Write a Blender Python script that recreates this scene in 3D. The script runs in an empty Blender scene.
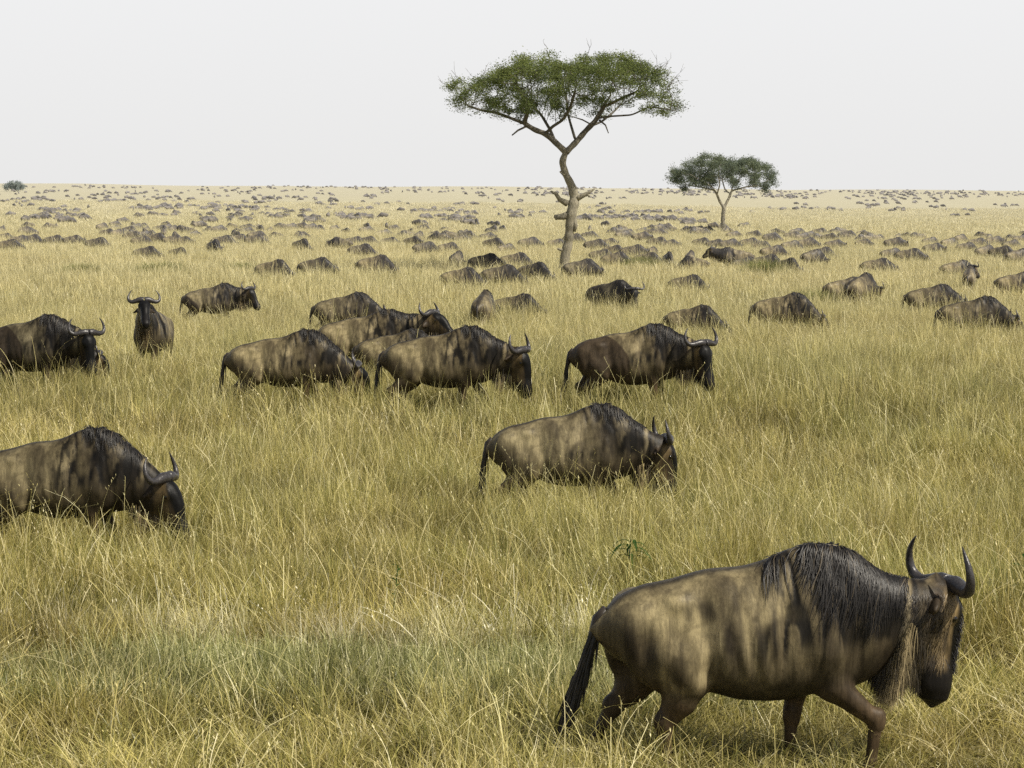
import bpy, math, random
import numpy as np
from mathutils import Vector, Matrix

random.seed(7)
RNG = np.random.default_rng(11)
scene = bpy.context.scene
COL = scene.collection

# ------------------------------------------------------------------ camera model
F_PX, ZC = 2400.0, 3.34
PITCH = math.atan((384 - 187) / F_PX)
ROLL = math.radians(0.43)

# ------------------------------------------------------------------ terrain
_TD = [-60, 0, 10, 13.6, 20, 24, 28, 31, 34, 45, 65, 120, 240, 400, 560, 1000, 1300, 1500, 1650, 2200, 4000]
_TZ = [0.1, 0.05, 0, 0, -.2, -.40, -.46, -.30, -.12, -.25, -.85, -1.3, -1.95, -2.75, -3.3, 0.0, 2.2, 3.25, 3.3, -4, -30]
_dd = np.concatenate([np.arange(-60, 100, .5), np.arange(100, 4000, 4.0)])
_zz = np.interp(_dd, _TD, _TZ)
def _smooth(d, z):
    out = z.copy()
    for i in range(len(d)):
        w = max(2.0, abs(d[i]) * .10)
        k = np.exp(-((d - d[i]) / w) ** 2)
        k = k * np.gradient(d)
        out[i] = (k * z).sum() / k.sum()
    return out
_zs = _smooth(_dd, _zz)
def hills(x, y):
    x = np.asarray(x, float); y = np.asarray(y, float)
    z = np.interp(y, _dd, _zs)
    near = np.clip((y - 6) / 20, 0, 1)
    z = z + .05 * np.sin(x * .41 + 1.3) * np.sin(y * .33 + .4) * near
    far = np.clip((y - 200) / 600, 0, 1)
    z = z + far * (.5 * np.sin(x * .008 + .5) * np.sin(y * .006) + .35 * np.sin(x * .021 + 2) + .25 * np.sin(x * .05 + y * .01))
    return z
def gz(x, y): return float(hills(x, y))

def px_to_x(px, d, z):
    D = d * math.cos(PITCH) + (ZC - z) * math.sin(PITCH)
    return (px - 512) / F_PX * D
_sd = np.concatenate([np.arange(12, 100, .1), np.arange(100, 1650, 1.0)])
def depth_for(px, ytop, s=1.0, h=1.3):
    """distance at which the back of a standing animal of this size shows at this height"""
    y_eff = ytop - .0075 * (px - 512)
    z = np.interp(_sd, _dd, _zs) + h * s
    yi = 384 + F_PX * np.tan(np.arctan((ZC - z) / _sd) - PITCH)
    ok = np.where(yi <= y_eff)[0]
    return float(_sd[ok[0]]) if len(ok) else float(_sd[-1])

# ------------------------------------------------------------------ object helpers
def tag(o, label=None, cat=None, group=None, kind=None):
    if label: o['label'] = label
    if cat: o['category'] = cat
    if group: o['group'] = group
    if kind: o['kind'] = kind
    return o
def link(name, me, parent=None):
    o = bpy.data.objects.new(name, me); COL.objects.link(o)
    if parent is not None: o.parent = parent
    return o
def mesh_np(name, V, faces_flat, counts, mat, smooth=True, attrs=None, colors=None):
    """mesh from numpy arrays: flat face corner indices and corner counts"""
    me = bpy.data.meshes.new(name)
    V = np.asarray(V, np.float32)
    me.vertices.add(len(V)); me.vertices.foreach_set('co', V.ravel())
    ff = np.asarray(faces_flat, np.int32).ravel(); cc = np.asarray(counts, np.int32)
    me.loops.add(len(ff)); me.loops.foreach_set('vertex_index', ff)
    me.polygons.add(len(cc))
    st = np.zeros(len(cc), np.int32); st[1:] = np.cumsum(cc)[:-1]
    me.polygons.foreach_set('loop_start', st)
    me.update(calc_edges=True); me.validate()
    if smooth: me.polygons.foreach_set('use_smooth', np.ones(len(me.polygons), bool))
    for k, a in (attrs or {}).items():
        at = me.attributes.new(k, 'FLOAT', 'POINT'); at.data.foreach_set('value', np.asarray(a, np.float32))
    if colors is not None:
        at = me.attributes.new('Col', 'FLOAT_COLOR', 'POINT')
        c4 = np.ones((len(V), 4), np.float32); c4[:, :3] = colors
        at.data.foreach_set('color', c4.ravel())
    if mat is not None: me.materials.append(mat)
    return me
def quads(name, V, Q, mat, **k):
    Q = np.asarray(Q, np.int32)
    return mesh_np(name, V, Q, np.full(len(Q), 4), mat, **k)

class MB:
    """gathers tubes into one mesh"""
    def __init__(s): s.V = []; s.F = []; s.n = 0; s.C = []
    def tube(s, pts, rad, sides=8, flat=1.0, col=None, cap=True):
        P = np.asarray(pts, float); n = len(P)
        T = np.gradient(P, axis=0); T /= np.linalg.norm(T, axis=1)[:, None] + 1e-9
        ref = np.array([0, 1, 0.]) if abs(T[0][1]) < .8 else np.array([1., 0, 0])
        rings = []
        for i in range(n):
            a = ref - T[i] * ref.dot(T[i]); a /= np.linalg.norm(a) + 1e-9; ref = a
            b = np.cross(T[i], a)
            th = np.linspace(0, 2 * np.pi, sides, endpoint=False)
            r = rad[i] if np.ndim(rad) else rad
            rings.append(P[i] + r * (np.cos(th)[:, None] * a + flat * np.sin(th)[:, None] * b))
        V = np.concatenate(rings); base = s.n
        s.V.append(V); s.n += len(V)
        if col is not None: s.C.append(np.repeat(np.atleast_2d(col), len(V), 0) if np.ndim(col) == 1 else np.repeat(col, sides, 0))
        for i in range(n - 1):
            for j in range(sides):
                k = (j + 1) % sides
                s.F.append((base + i * sides + j, base + i * sides + k, base + (i + 1) * sides + k, base + (i + 1) * sides + j))
        if cap:
            s.F.append(tuple(base + j for j in range(sides))[::-1])
            s.F.append(tuple(base + (n - 1) * sides + j for j in range(sides)))
    def add(s, V, F):
        s.V.append(np.asarray(V, float)); s.F += [tuple(i + s.n for i in f) for f in F]; s.n += len(V)
    def mesh(s, name, mat, **k):
        ff = [i for f in s.F for i in f]
        return mesh_np(name, np.concatenate(s.V), ff, [len(f) for f in s.F], mat, colors=np.concatenate(s.C) if s.C else None, **k)

# ------------------------------------------------------------------ numpy noise
def vnoise(P, seed=0):
    P = np.asarray(P, float); i = np.floor(P).astype(np.int64); f = P - i; f = f * f * (3 - 2 * f)
    def hsh(a, b, c):
        h = (a * 374761393 + b * 668265263 + c * 2147483647 + seed * 1274126177) & 0xffffffff
        h = ((h ^ (h >> 13)) * 1274126177) & 0xffffffff
        return ((h ^ (h >> 16)) & 0xffff) / 65535.0
    r = 0
    for dx in (0, 1):
        for dy in (0, 1):
            for dz in (0, 1):
                w = (f[:, 0] if dx else 1 - f[:, 0]) * (f[:, 1] if dy else 1 - f[:, 1]) * (f[:, 2] if dz else 1 - f[:, 2])
                r = r + w * hsh(i[:, 0] + dx, i[:, 1] + dy, i[:, 2] + dz)
    return r
def noise2(x, y, sc, seed=0):
    x = np.atleast_1d(np.asarray(x, float)); y = np.atleast_1d(np.asarray(y, float))
    return vnoise(np.stack([x / sc, y / sc, np.zeros_like(x) + .5], 1), seed)
def sstep(a, b, x):
    t = np.clip((x - a) / (b - a), 0, 1); return t * t * (3 - 2 * t)

# ------------------------------------------------------------------ materials
def new_mat(name):
    m = bpy.data.materials.new(name); m.use_nodes = True
    nt = m.node_tree; nt.nodes.clear()
    return m, nt, nt.nodes, nt.links
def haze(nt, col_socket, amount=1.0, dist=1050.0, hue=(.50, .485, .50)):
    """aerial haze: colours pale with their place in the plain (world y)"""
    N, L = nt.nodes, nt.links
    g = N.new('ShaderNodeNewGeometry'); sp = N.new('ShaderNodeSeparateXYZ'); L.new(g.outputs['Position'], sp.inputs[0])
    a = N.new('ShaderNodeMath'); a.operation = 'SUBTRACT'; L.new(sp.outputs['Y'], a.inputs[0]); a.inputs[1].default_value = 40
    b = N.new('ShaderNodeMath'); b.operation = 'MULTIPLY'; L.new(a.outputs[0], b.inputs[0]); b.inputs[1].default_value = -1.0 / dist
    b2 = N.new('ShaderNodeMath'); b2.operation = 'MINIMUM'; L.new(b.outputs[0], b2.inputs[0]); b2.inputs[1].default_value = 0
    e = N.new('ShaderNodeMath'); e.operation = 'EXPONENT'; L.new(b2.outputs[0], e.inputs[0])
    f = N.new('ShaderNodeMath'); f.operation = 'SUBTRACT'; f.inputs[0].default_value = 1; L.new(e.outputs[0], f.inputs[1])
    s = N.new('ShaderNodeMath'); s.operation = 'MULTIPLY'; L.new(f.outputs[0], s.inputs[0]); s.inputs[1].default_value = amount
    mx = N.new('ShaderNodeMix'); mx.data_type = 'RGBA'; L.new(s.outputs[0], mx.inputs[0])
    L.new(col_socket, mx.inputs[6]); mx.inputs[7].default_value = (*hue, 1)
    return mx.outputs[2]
def nnoise(nt, vec, scale, detail=3, rough=.55, dist=0):
    n = nt.nodes.new('ShaderNodeTexNoise'); n.inputs['Scale'].default_value = scale; n.inputs['Detail'].default_value = detail
    n.inputs['Roughness'].default_value = rough; n.inputs['Distortion'].default_value = dist
    if vec is not None: nt.links.new(vec, n.inputs['Vector'])
    return n.outputs['Fac']
def mixc(nt, fac, a, b, mode='MIX'):
    m = nt.nodes.new('ShaderNodeMix'); m.data_type = 'RGBA'; m.blend_type = mode
    for s, i in ((fac, 0), (a, 6), (b, 7)):
        if hasattr(s, 'links') or isinstance(s, bpy.types.NodeSocket): nt.links.new(s, m.inputs[i])
        else: m.inputs[i].default_value = s if i == 0 else (*s, 1)
    return m.outputs[2]
def maprange(nt, v, a, b, c=0, d=1):
    m = nt.nodes.new('ShaderNodeMapRange'); nt.links.new(v, m.inputs[0])
    for i, q in enumerate((a, b, c, d)): m.inputs[i + 1].default_value = q
    return m.outputs[0]
def mathn(nt, op, a, b=None):
    m = nt.nodes.new('ShaderNodeMath'); m.operation = op
    for i, s in enumerate((a, b)):
        if s is None: continue
        if isinstance(s, bpy.types.NodeSocket): nt.links.new(s, m.inputs[i])
        else: m.inputs[i].default_value = s
    return m.outputs[0]

def mat_hide():
    m, nt, N, L = new_mat('wildebeest_hide')
    at = N.new('ShaderNodeAttribute'); at.attribute_name = 'Col'
    tc = N.new('ShaderNodeTexCoord'); mp = N.new('ShaderNodeMapping'); L.new(tc.outputs['Object'], mp.inputs[0])
    mp.inputs['Scale'].default_value = (1.0, 1.0, .28)
    fine = nnoise(nt, mp.outputs[0], 95, 5, .7)
    blot = nnoise(nt, tc.outputs['Object'], 6.5, 4, .6, .6)
    c = mixc(nt, 1.0, at.outputs['Color'], mixc(nt, maprange(nt, fine, .25, .75), (.80, .80, .80), (1.18, 1.18, 1.17)), 'MULTIPLY')
    c = mixc(nt, 1.0, c, mixc(nt, maprange(nt, blot, .36, .66), (.70, .69, .68), (1.24, 1.23, 1.21)), 'MULTIPLY')
    mp2 = N.new('ShaderNodeMapping'); L.new(tc.outputs['Object'], mp2.inputs[0]); mp2.inputs['Scale'].default_value = (1.0, .8, .10)
    stk = nnoise(nt, mp2.outputs[0], 34, 4, .65, .5)
    c = mixc(nt, 1.0, c, mixc(nt, maprange(nt, stk, .38, .62), (.74, .74, .73), (1.17, 1.17, 1.16)), 'MULTIPLY')
    oi = N.new('ShaderNodeObjectInfo')
    c = mixc(nt, 1.0, c, mixc(nt, oi.outputs['Random'], (.72, .71, .68), (1.32, 1.29, 1.20)), 'MULTIPLY')
    fr = mathn(nt, 'FRACT', mathn(nt, 'MULTIPLY', oi.outputs['Random'], 7.31))
    c = mixc(nt, maprange(nt, fr, .70, .95, 0, .6), c, mixc(nt, 1.0, c, (.50, .55, .66), 'MULTIPLY'))
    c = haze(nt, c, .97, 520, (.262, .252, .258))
    b = N.new('ShaderNodeBsdfPrincipled'); L.new(c, b.inputs['Base Color']); b.inputs['Roughness'].default_value = .45
    b.inputs['Specular IOR Level'].default_value = .16
    bu = N.new('ShaderNodeBump'); bu.inputs['Strength'].default_value = .4; bu.inputs['Distance'].default_value = .010
    L.new(mixc(nt, .45, fine, blot), bu.inputs['Height']); L.new(bu.outputs[0], b.inputs['Normal'])
    o = N.new('ShaderNodeOutputMaterial'); L.new(b.outputs[0], o.inputs[0]); return m
def mat_simple(name, col, rough=.6, spec=.3, col_attr=False, nscale=30, var=.3, hz=.95):
    m, nt, N, L = new_mat(name)
    tc = N.new('ShaderNodeTexCoord')
    n = nnoise(nt, tc.outputs['Object'], nscale, 4, .6)
    if col_attr:
        at = N.new('ShaderNodeAttribute'); at.attribute_name = 'Col'; src = at.outputs['Color']
    else:
        rg = N.new('ShaderNodeRGB'); rg.outputs[0].default_value = (*col, 1); src = rg.outputs[0]
    c = mixc(nt, 1.0, src, mixc(nt, maprange(nt, n, .3, .7), (1 - var,) * 3, (1 + var,) * 3), 'MULTIPLY')
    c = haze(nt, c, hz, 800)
    b = N.new('ShaderNodeBsdfPrincipled'); L.new(c, b.inputs['Base Color']); b.inputs['Roughness'].default_value = rough
    b.inputs['Specular IOR Level'].default_value = spec
    bu = N.new('ShaderNodeBump'); bu.inputs['Strength'].default_value = .4; bu.inputs['Distance'].default_value = .01
    L.new(n, bu.inputs['Height']); L.new(bu.outputs[0], b.inputs['Normal'])
    o = N.new('ShaderNodeOutputMaterial'); L.new(b.outputs[0], o.inputs[0]); return m

def plain_tone(nt, pos):
    """slow changes of tone over the plain: 0 straw, 1 green"""
    big = nnoise(nt, pos, .035, 3, .6)
    mid = nnoise(nt, pos, .45, 4, .65)
    s = mathn(nt, 'ADD', mathn(nt, 'MULTIPLY', big, .55), mathn(nt, 'MULTIPLY', mid, .6))
    return maprange(nt, s, .47, .66)
PATCH = (-1.15, 15.85, 2.45, .90)    # blue-green sward in front: centre x, y, half sizes
def patch_mask(nt, pos):
    N, L = nt.nodes, nt.links
    sp = N.new('ShaderNodeSeparateXYZ'); L.new(pos, sp.inputs[0])
    x = mathn(nt, 'DIVIDE', mathn(nt, 'SUBTRACT', sp.outputs['X'], PATCH[0]), PATCH[2])
    y = mathn(nt, 'DIVIDE', mathn(nt, 'SUBTRACT', sp.outputs['Y'], PATCH[1]), PATCH[3])
    r = mathn(nt, 'ADD', mathn(nt, 'POWER', mathn(nt, 'ABSOLUTE', x), 2.6), mathn(nt, 'POWER', mathn(nt, 'ABSOLUTE', y), 2.6))
    r = mathn(nt, 'ADD', r, mathn(nt, 'MULTIPLY', mathn(nt, 'SUBTRACT', nnoise(nt, pos, 1.3, 3), .5), 1.5))
    return maprange(nt, r, 1.15, .45)

def mat_grass(name, ramp=None):
    m, nt, N, L = new_mat(name)
    g = N.new('ShaderNodeNewGeometry'); pos = g.outputs['Position']
    ti = N.new('ShaderNodeAttribute'); ti.attribute_name = 'tint'
    hh = N.new('ShaderNodeAttribute'); hh.attribute_name = 'hh'
    gr = N.new('ShaderNodeValToRGB'); L.new(ti.outputs['Fac'], gr.inputs[0])
    els = gr.color_ramp.elements
    els[0].position = 0; els[0].color = (.22, .22, .060, 1)
    els[1].position = 1; els[1].color = (.93, .85, .53, 1)
    for p, c in ((.25, (.40, .365, .095)), (.5, (.66, .575, .185)), (.8, (.86, .745, .34))):
        e = els.new(p); e.color = (*c, 1)
    if ramp:
        for e_, c_ in zip(els, ramp): e_.color = (*c_, 1)
    c = gr.outputs[0]
    tone = plain_tone(nt, pos)
    if not ramp:
        c = mixc(nt, mathn(nt, 'MULTIPLY', tone, .5), c, mixc(nt, ti.outputs['Fac'], (.125, .160, .040), (.52, .52, .21)))
        c = mixc(nt, mathn(nt, 'MULTIPLY', patch_mask(nt, pos), .5), c, mixc(nt, ti.outputs['Fac'], (.165, .185, .062), (.66, .66, .36)))
    vary = nnoise(nt, pos, .75, 3, .6)
    c = mixc(nt, 1.0, c, mixc(nt, maprange(nt, vary, .32, .62), (.66, .62, .55), (1.08, 1.08, 1.07)), 'MULTIPLY')
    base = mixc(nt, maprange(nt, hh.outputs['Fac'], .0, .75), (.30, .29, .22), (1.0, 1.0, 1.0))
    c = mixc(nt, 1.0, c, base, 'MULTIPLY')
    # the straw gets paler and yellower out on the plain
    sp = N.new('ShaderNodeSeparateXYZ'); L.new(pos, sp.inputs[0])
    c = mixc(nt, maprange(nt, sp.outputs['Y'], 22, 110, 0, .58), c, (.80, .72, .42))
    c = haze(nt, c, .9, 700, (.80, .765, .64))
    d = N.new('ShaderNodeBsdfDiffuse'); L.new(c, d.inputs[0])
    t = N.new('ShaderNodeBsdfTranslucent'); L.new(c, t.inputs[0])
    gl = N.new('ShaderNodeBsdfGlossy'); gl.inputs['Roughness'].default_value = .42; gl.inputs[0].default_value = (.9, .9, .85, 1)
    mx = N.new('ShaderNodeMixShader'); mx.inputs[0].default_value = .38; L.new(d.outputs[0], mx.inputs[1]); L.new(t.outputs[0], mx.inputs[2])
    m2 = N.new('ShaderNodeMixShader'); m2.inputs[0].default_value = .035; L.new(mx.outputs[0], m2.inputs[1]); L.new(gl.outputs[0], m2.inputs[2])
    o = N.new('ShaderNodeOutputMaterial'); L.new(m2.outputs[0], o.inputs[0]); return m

def mat_ground():
    m, nt, N, L = new_mat('dry_plain')
    g = N.new('ShaderNodeNewGeometry'); pos = g.outputs['Position']
    mp = N.new('ShaderNodeMapping'); L.new(pos, mp.inputs[0]); mp.inputs['Scale'].default_value = (1, .35, 1)
    tone = plain_tone(nt, pos)
    n1 = nnoise(nt, pos, 7, 6, .7); n2 = nnoise(nt, mp.outputs[0], .012, 4, .6); n3 = nnoise(nt, mp.outputs[0], .11, 5, .7)
    near = mixc(nt, maprange(nt, n1, .3, .7), (.10, .085, .035), (.22, .19, .08))
    straw = mixc(nt, maprange(nt, n3, .3, .7), (.355, .315, .15), (.43, .385, .20))
    straw = mixc(nt, mathn(nt, 'MULTIPLY', maprange(nt, n2, .45, .65), .45), straw, (.385, .34, .21))
    sp = N.new('ShaderNodeSeparateXYZ'); L.new(pos, sp.inputs[0])
    c = mixc(nt, maprange(nt, sp.outputs['Y'], 60, 260), near, straw)
    c = mixc(nt, mathn(nt, 'MULTIPLY', tone, .22), c, (.30, .31, .10))
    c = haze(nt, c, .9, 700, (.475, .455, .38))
    b = N.new('ShaderNodeBsdfPrincipled'); L.new(c, b.inputs['Base Color']); b.inputs['Roughness'].default_value = .95
    b.inputs['Specular IOR Level'].default_value = .05
    bu = N.new('ShaderNodeBump'); bu.inputs['Strength'].default_value = .6; bu.inputs['Distance'].default_value = .05
    L.new(n1, bu.inputs['Height']); L.new(bu.outputs[0], b.inputs['Normal'])
    o = N.new('ShaderNodeOutputMaterial'); L.new(b.outputs[0], o.inputs[0]); return m

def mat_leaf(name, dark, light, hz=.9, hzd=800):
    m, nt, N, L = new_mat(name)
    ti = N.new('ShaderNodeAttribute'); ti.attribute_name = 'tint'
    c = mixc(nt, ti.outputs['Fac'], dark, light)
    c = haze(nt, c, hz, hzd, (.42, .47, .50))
    d = N.new('ShaderNodeBsdfDiffuse'); L.new(c, d.inputs[0])
    t = N.new('ShaderNodeBsdfTranslucent'); L.new(c, t.inputs[0])
    mx = N.new('ShaderNodeMixShader'); mx.inputs[0].default_value = .4; L.new(d.outputs[0], mx.inputs[1]); L.new(t.outputs[0], mx.inputs[2])
    o = N.new('ShaderNodeOutputMaterial'); L.new(mx.outputs[0], o.inputs[0]); return m

def mat_bark(name, a, b_, hz=.8, zdark=(5.6, 7.6)):
    m, nt, N, L = new_mat(name)
    tc = N.new('ShaderNodeTexCoord'); mp = N.new('ShaderNodeMapping'); L.new(tc.outputs['Object'], mp.inputs[0])
    mp.inputs['Scale'].default_value = (1, 1, .3)
    n = nnoise(nt, mp.outputs[0], 7, 6, .7, 1.2); n2 = nnoise(nt, tc.outputs['Object'], 1.1, 3, .6)
    c = mixc(nt, maprange(nt, n, .35, .65), a, b_)
    c = mixc(nt, maprange(nt, n2, .5, .75), c, tuple(v * .6 for v in a))
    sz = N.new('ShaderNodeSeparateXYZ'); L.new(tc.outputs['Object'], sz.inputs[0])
    c = mixc(nt, maprange(nt, sz.outputs['Z'], zdark[0], zdark[1], 0, .8), c, (.055, .048, .034))  # crown shade painted into the bark of the higher limbs
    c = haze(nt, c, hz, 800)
    b = N.new('ShaderNodeBsdfPrincipled'); L.new(c, b.inputs['Base Color']); b.inputs['Roughness'].default_value = .9; b.inputs['Specular IOR Level'].default_value = .15
    bu = N.new('ShaderNodeBump'); bu.inputs['Strength'].default_value = .9; bu.inputs['Distance'].default_value = .06
    L.new(n, bu.inputs['Height']); L.new(bu.outputs[0], b.inputs['Normal'])
    o = N.new('ShaderNodeOutputMaterial'); L.new(b.outputs[0], o.inputs[0]); return m

M_HIDE = mat_hide()
M_HAIR = mat_simple('long_hair', (.02, .018, .016), .42, .35, col_attr=True, nscale=8, var=.25)
M_HORN = mat_simple('horn', (.035, .032, .032), .34, .5, nscale=40, var=.35)
M_EYE = mat_simple('eye', (.006, .005, .004), .08, .6, var=0)
M_GRASS = mat_grass('savanna_grass')
M_GROUND = mat_ground()

# ------------------------------------------------------------------ ground
def build_ground():
    ys = np.concatenate([np.arange(-60, 60, 1.5), np.geomspace(60, 4000, 170)])
    us = np.linspace(-1, 1, 161); us = np.sign(us) * np.abs(us) ** 1.3
    V = []
    for y in ys:
        half = 70 + max(y, 0) * 1.3
        x = us * half
        V.append(np.stack([x, np.full_like(x, y), hills(x, np.full_like(x, y))], 1))
    V = np.concatenate(V); n = len(us)
    i, j = np.meshgrid(np.arange(len(ys) - 1), np.arange(n - 1), indexing='ij')
    a = (i * n + j).ravel()
    me = quads('ground', V, np.stack([a, a + 1, a + n + 1, a + n], 1), M_GROUND)
    tag(link('ground', me), kind='structure')
build_ground()

# ------------------------------------------------------------------ grass
def make_patch(name, R, n, h, wid, seed, stems=0, K=5, flat=.12, mat=None):
    r_ = np.random.default_rng(seed)
    # blades stand in loose tufts
    nt_ = max(6, n // 30)
    tr = R * r_.random(nt_) ** .55; ta = r_.random(nt_) * 2 * np.pi
    tx, ty = tr * np.cos(ta), tr * np.sin(ta); th = .72 + .5 * r_.random(nt_); tt = r_.random(nt_)
    k = r_.integers(0, nt_, n)
    sp = R * .085
    bx, by = tx[k] + r_.normal(0, sp, n), ty[k] + r_.normal(0, sp, n)
    H = h * th[k] * (.45 + .75 * r_.random(n))
    az = np.where(r_.random(n) < .35, r_.normal(2.9, .8, n), r_.random(n) * 2 * np.pi)
    bend = r_.random(n) ** 1.4 * .95; lean = np.abs(r_.normal(.16, .16, n))
    fl = r_.random(n) < flat; lean = np.where(fl, .9 + .8 * r_.random(n), lean); H = np.where(fl, H * .75, H)
    W = wid * (.55 + .8 * r_.random(n))
    tint = np.clip(.02 + .62 * tt[k] + r_.normal(.12, .22, n), 0, 1); tint = np.where(fl, np.clip(tint + .25, 0, 1), tint)
    t = np.linspace(0, 1, K)[None, :]
    hor = H[:, None] * (lean[:, None] * t + bend[:, None] * .62 * t ** 2.2)
    z = H[:, None] * (t - .42 * bend[:, None] * t ** 2.6) / np.sqrt(1 + lean[:, None] ** 2)
    wob = r_.normal(0, .05, n)[:, None] * H[:, None] * np.sin(t * 5)
    px = bx[:, None] + np.cos(az)[:, None] * hor - np.sin(az)[:, None] * wob
    py = by[:, None] + np.sin(az)[:, None] * hor + np.cos(az)[:, None] * wob
    w = W[:, None] * (1 - t ** 2.2) * (.75 + .25 * np.sin(t * 3.1)) + wid * .05
    tw = az + np.pi / 2 + r_.normal(0, .6, n)
    sx, sy = np.cos(tw)[:, None] * w * .5, np.sin(tw)[:, None] * w * .5
    A = np.stack([px - sx, py - sy, z], -1); B = np.stack([px + sx, py + sy, z], -1)
    V = np.stack([A, B], 2).reshape(-1, 3)
    hh = np.repeat(np.clip(z / h, 0, 1.2).reshape(-1), 2); tn = np.repeat(np.repeat(tint, K), 2)
    b0 = (np.arange(n) * K * 2)[:, None] + (np.arange(K - 1) * 2)[None, :]; b0 = b0.ravel()
    Q = np.stack([b0, b0 + 1, b0 + 3, b0 + 2], 1)
    Vs, Qs, hs, ts = [V], [Q], [hh], [tn]; nv = len(V)
    for s in range(stems):       # taller flowering stems with a loose seed head
        x, y = r_.normal(0, R * .5, 2); Hs = h * r_.uniform(1.2, 1.95); a = r_.random() * 6.28
        le = abs(r_.normal(.2, .32)); be = r_.random() * .8; tsn = np.clip(r_.normal(.85, .12), .4, 1)
        tt_ = np.linspace(0, 1, 7); ho = Hs * (le * tt_ + be * .5 * tt_ ** 3); zz = Hs * (tt_ - .3 * be * tt_ ** 3) / math.sqrt(1 + le * le)
        P = np.stack([x + np.cos(a) * ho, y + np.sin(a) * ho, zz], 1)
        sa = r_.random() * 6.28; sd = np.array([np.cos(sa), np.sin(sa), 0]) * wid * .27
        V2 = np.stack([P - sd, P + sd], 1).reshape(-1, 3)
        q = np.arange(6) * 2; Vs.append(V2); Qs.append(np.stack([q, q + 1, q + 3, q + 2], 1) + nv); nv += len(V2)
        hs.append(np.full(len(V2), .9)); ts.append(np.full(len(V2), tsn))
        for u in np.linspace(.80, 1, 5) if s % 2 else ():
            c = np.array([np.interp(u, tt_, P[:, i]) for i in range(3)]); aa = r_.random() * 6.28
            dr = np.array([np.cos(aa) * .55, np.sin(aa) * .55, r_.uniform(-.2, 1)]); L_ = h * r_.uniform(.04, .09)
            sd2 = np.cross(dr, [0, 0, 1]); sd2 = sd2 / (np.linalg.norm(sd2) + 1e-6) * wid * .55
            e = c + dr * L_
            V3 = np.array([c - sd2 * .4, c + sd2 * .4, (c + e) / 2 + sd2, e, (c + e) / 2 - sd2][:4]); V3 = np.array([c, (c + e) / 2 + sd2, e, (c + e) / 2 - sd2])
            Vs.append(V3); Qs.append(np.array([[0, 1, 2, 3]]) + nv); nv += 4; hs.append(np.full(4, 1.)); ts.append(np.full(4, min(1, tsn + .08)))
    me = quads(name, np.concatenate(Vs), np.concatenate(Qs), mat or M_GRASS, smooth=False, attrs={'hh': np.concatenate(hs), 'tint': np.concatenate(ts)})
    return bpy.data.objects.new(name, me)

def scatter_nodes(name, coll):
    ng = bpy.data.node_groups.new(name, 'GeometryNodeTree')
    ng.interface.new_socket('Geometry', in_out='INPUT', socket_type='NodeSocketGeometry')
    ng.interface.new_socket('Geometry', in_out='OUTPUT', socket_type='NodeSocketGeometry')
    N, L = ng.nodes, ng.links
    gi, go = N.new('NodeGroupInput'), N.new('NodeGroupOutput')
    ci = N.new('GeometryNodeCollectionInfo'); ci.inputs['Collection'].default_value = coll
    ci.inputs['Separate Children'].default_value = True; ci.inputs['Reset Children'].default_value = True
    ip = N.new('GeometryNodeInstanceOnPoints')
    def na(n, t):
        a = N.new('GeometryNodeInputNamedAttribute'); a.data_type = t; a.inputs['Name'].default_value = n; return a.outputs['Attribute']
    L.new(gi.outputs[0], ip.inputs['Points']); L.new(ci.outputs[0], ip.inputs['Instance'])
    ip.inputs['Pick Instance'].default_value = True
    L.new(na('idx', 'INT'), ip.inputs['Instance Index'])
    e = N.new('FunctionNodeEulerToRotation'); L.new(na('rot', 'FLOAT_VECTOR'), e.inputs[0]); L.new(e.outputs[0], ip.inputs['Rotation'])
    L.new(na('scl', 'FLOAT_VECTOR'), ip.inputs['Scale'])
    L.new(ip.outputs[0], go.inputs[0])
    return ng

def grass_height(x, y):
    h = .80 + .75 * noise2(x, y, 2.2, 3) * (.6 + .8 * noise2(x, y, 11, 5)) + .75 * (noise2(x, y, .8, 8) - .5)
    h = h * (.86 + .30 * sstep(45, 85, y) + .10 * sstep(19, 24, y) * sstep(50, 40, y))
    near = sstep(18.5, 13.5, y)
    h = h * (1 - .30 * near)
    h = h * (1 - .35 * sstep(.2, 1.2, x) * sstep(19, 15, y))      # trampled beside the walking animal
    pm = ((np.abs(x - PATCH[0]) / PATCH[2]) ** 2 + (np.abs(y - PATCH[1]) / PATCH[3]) ** 2)
    h = h * (1 - .58 * sstep(1.25, .6, pm))
    for ax, ay, ar in ((-4.0, 23.2, 1.7), (-3.2, 22.6, 1.3), (1.4, 25.8, 1.6)):        # cropped where they graze
        h = h * (1 - .14 * np.exp(-(((x - ax) / ar) ** 2 + ((y - ay) / 1.4) ** 2)))
    rim = np.exp(-((y - 17.2) / .5) ** 2) * sstep(3.6, 2.2, np.abs(x - PATCH[0]))
    return h * (1 + .25 * rim)

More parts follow.
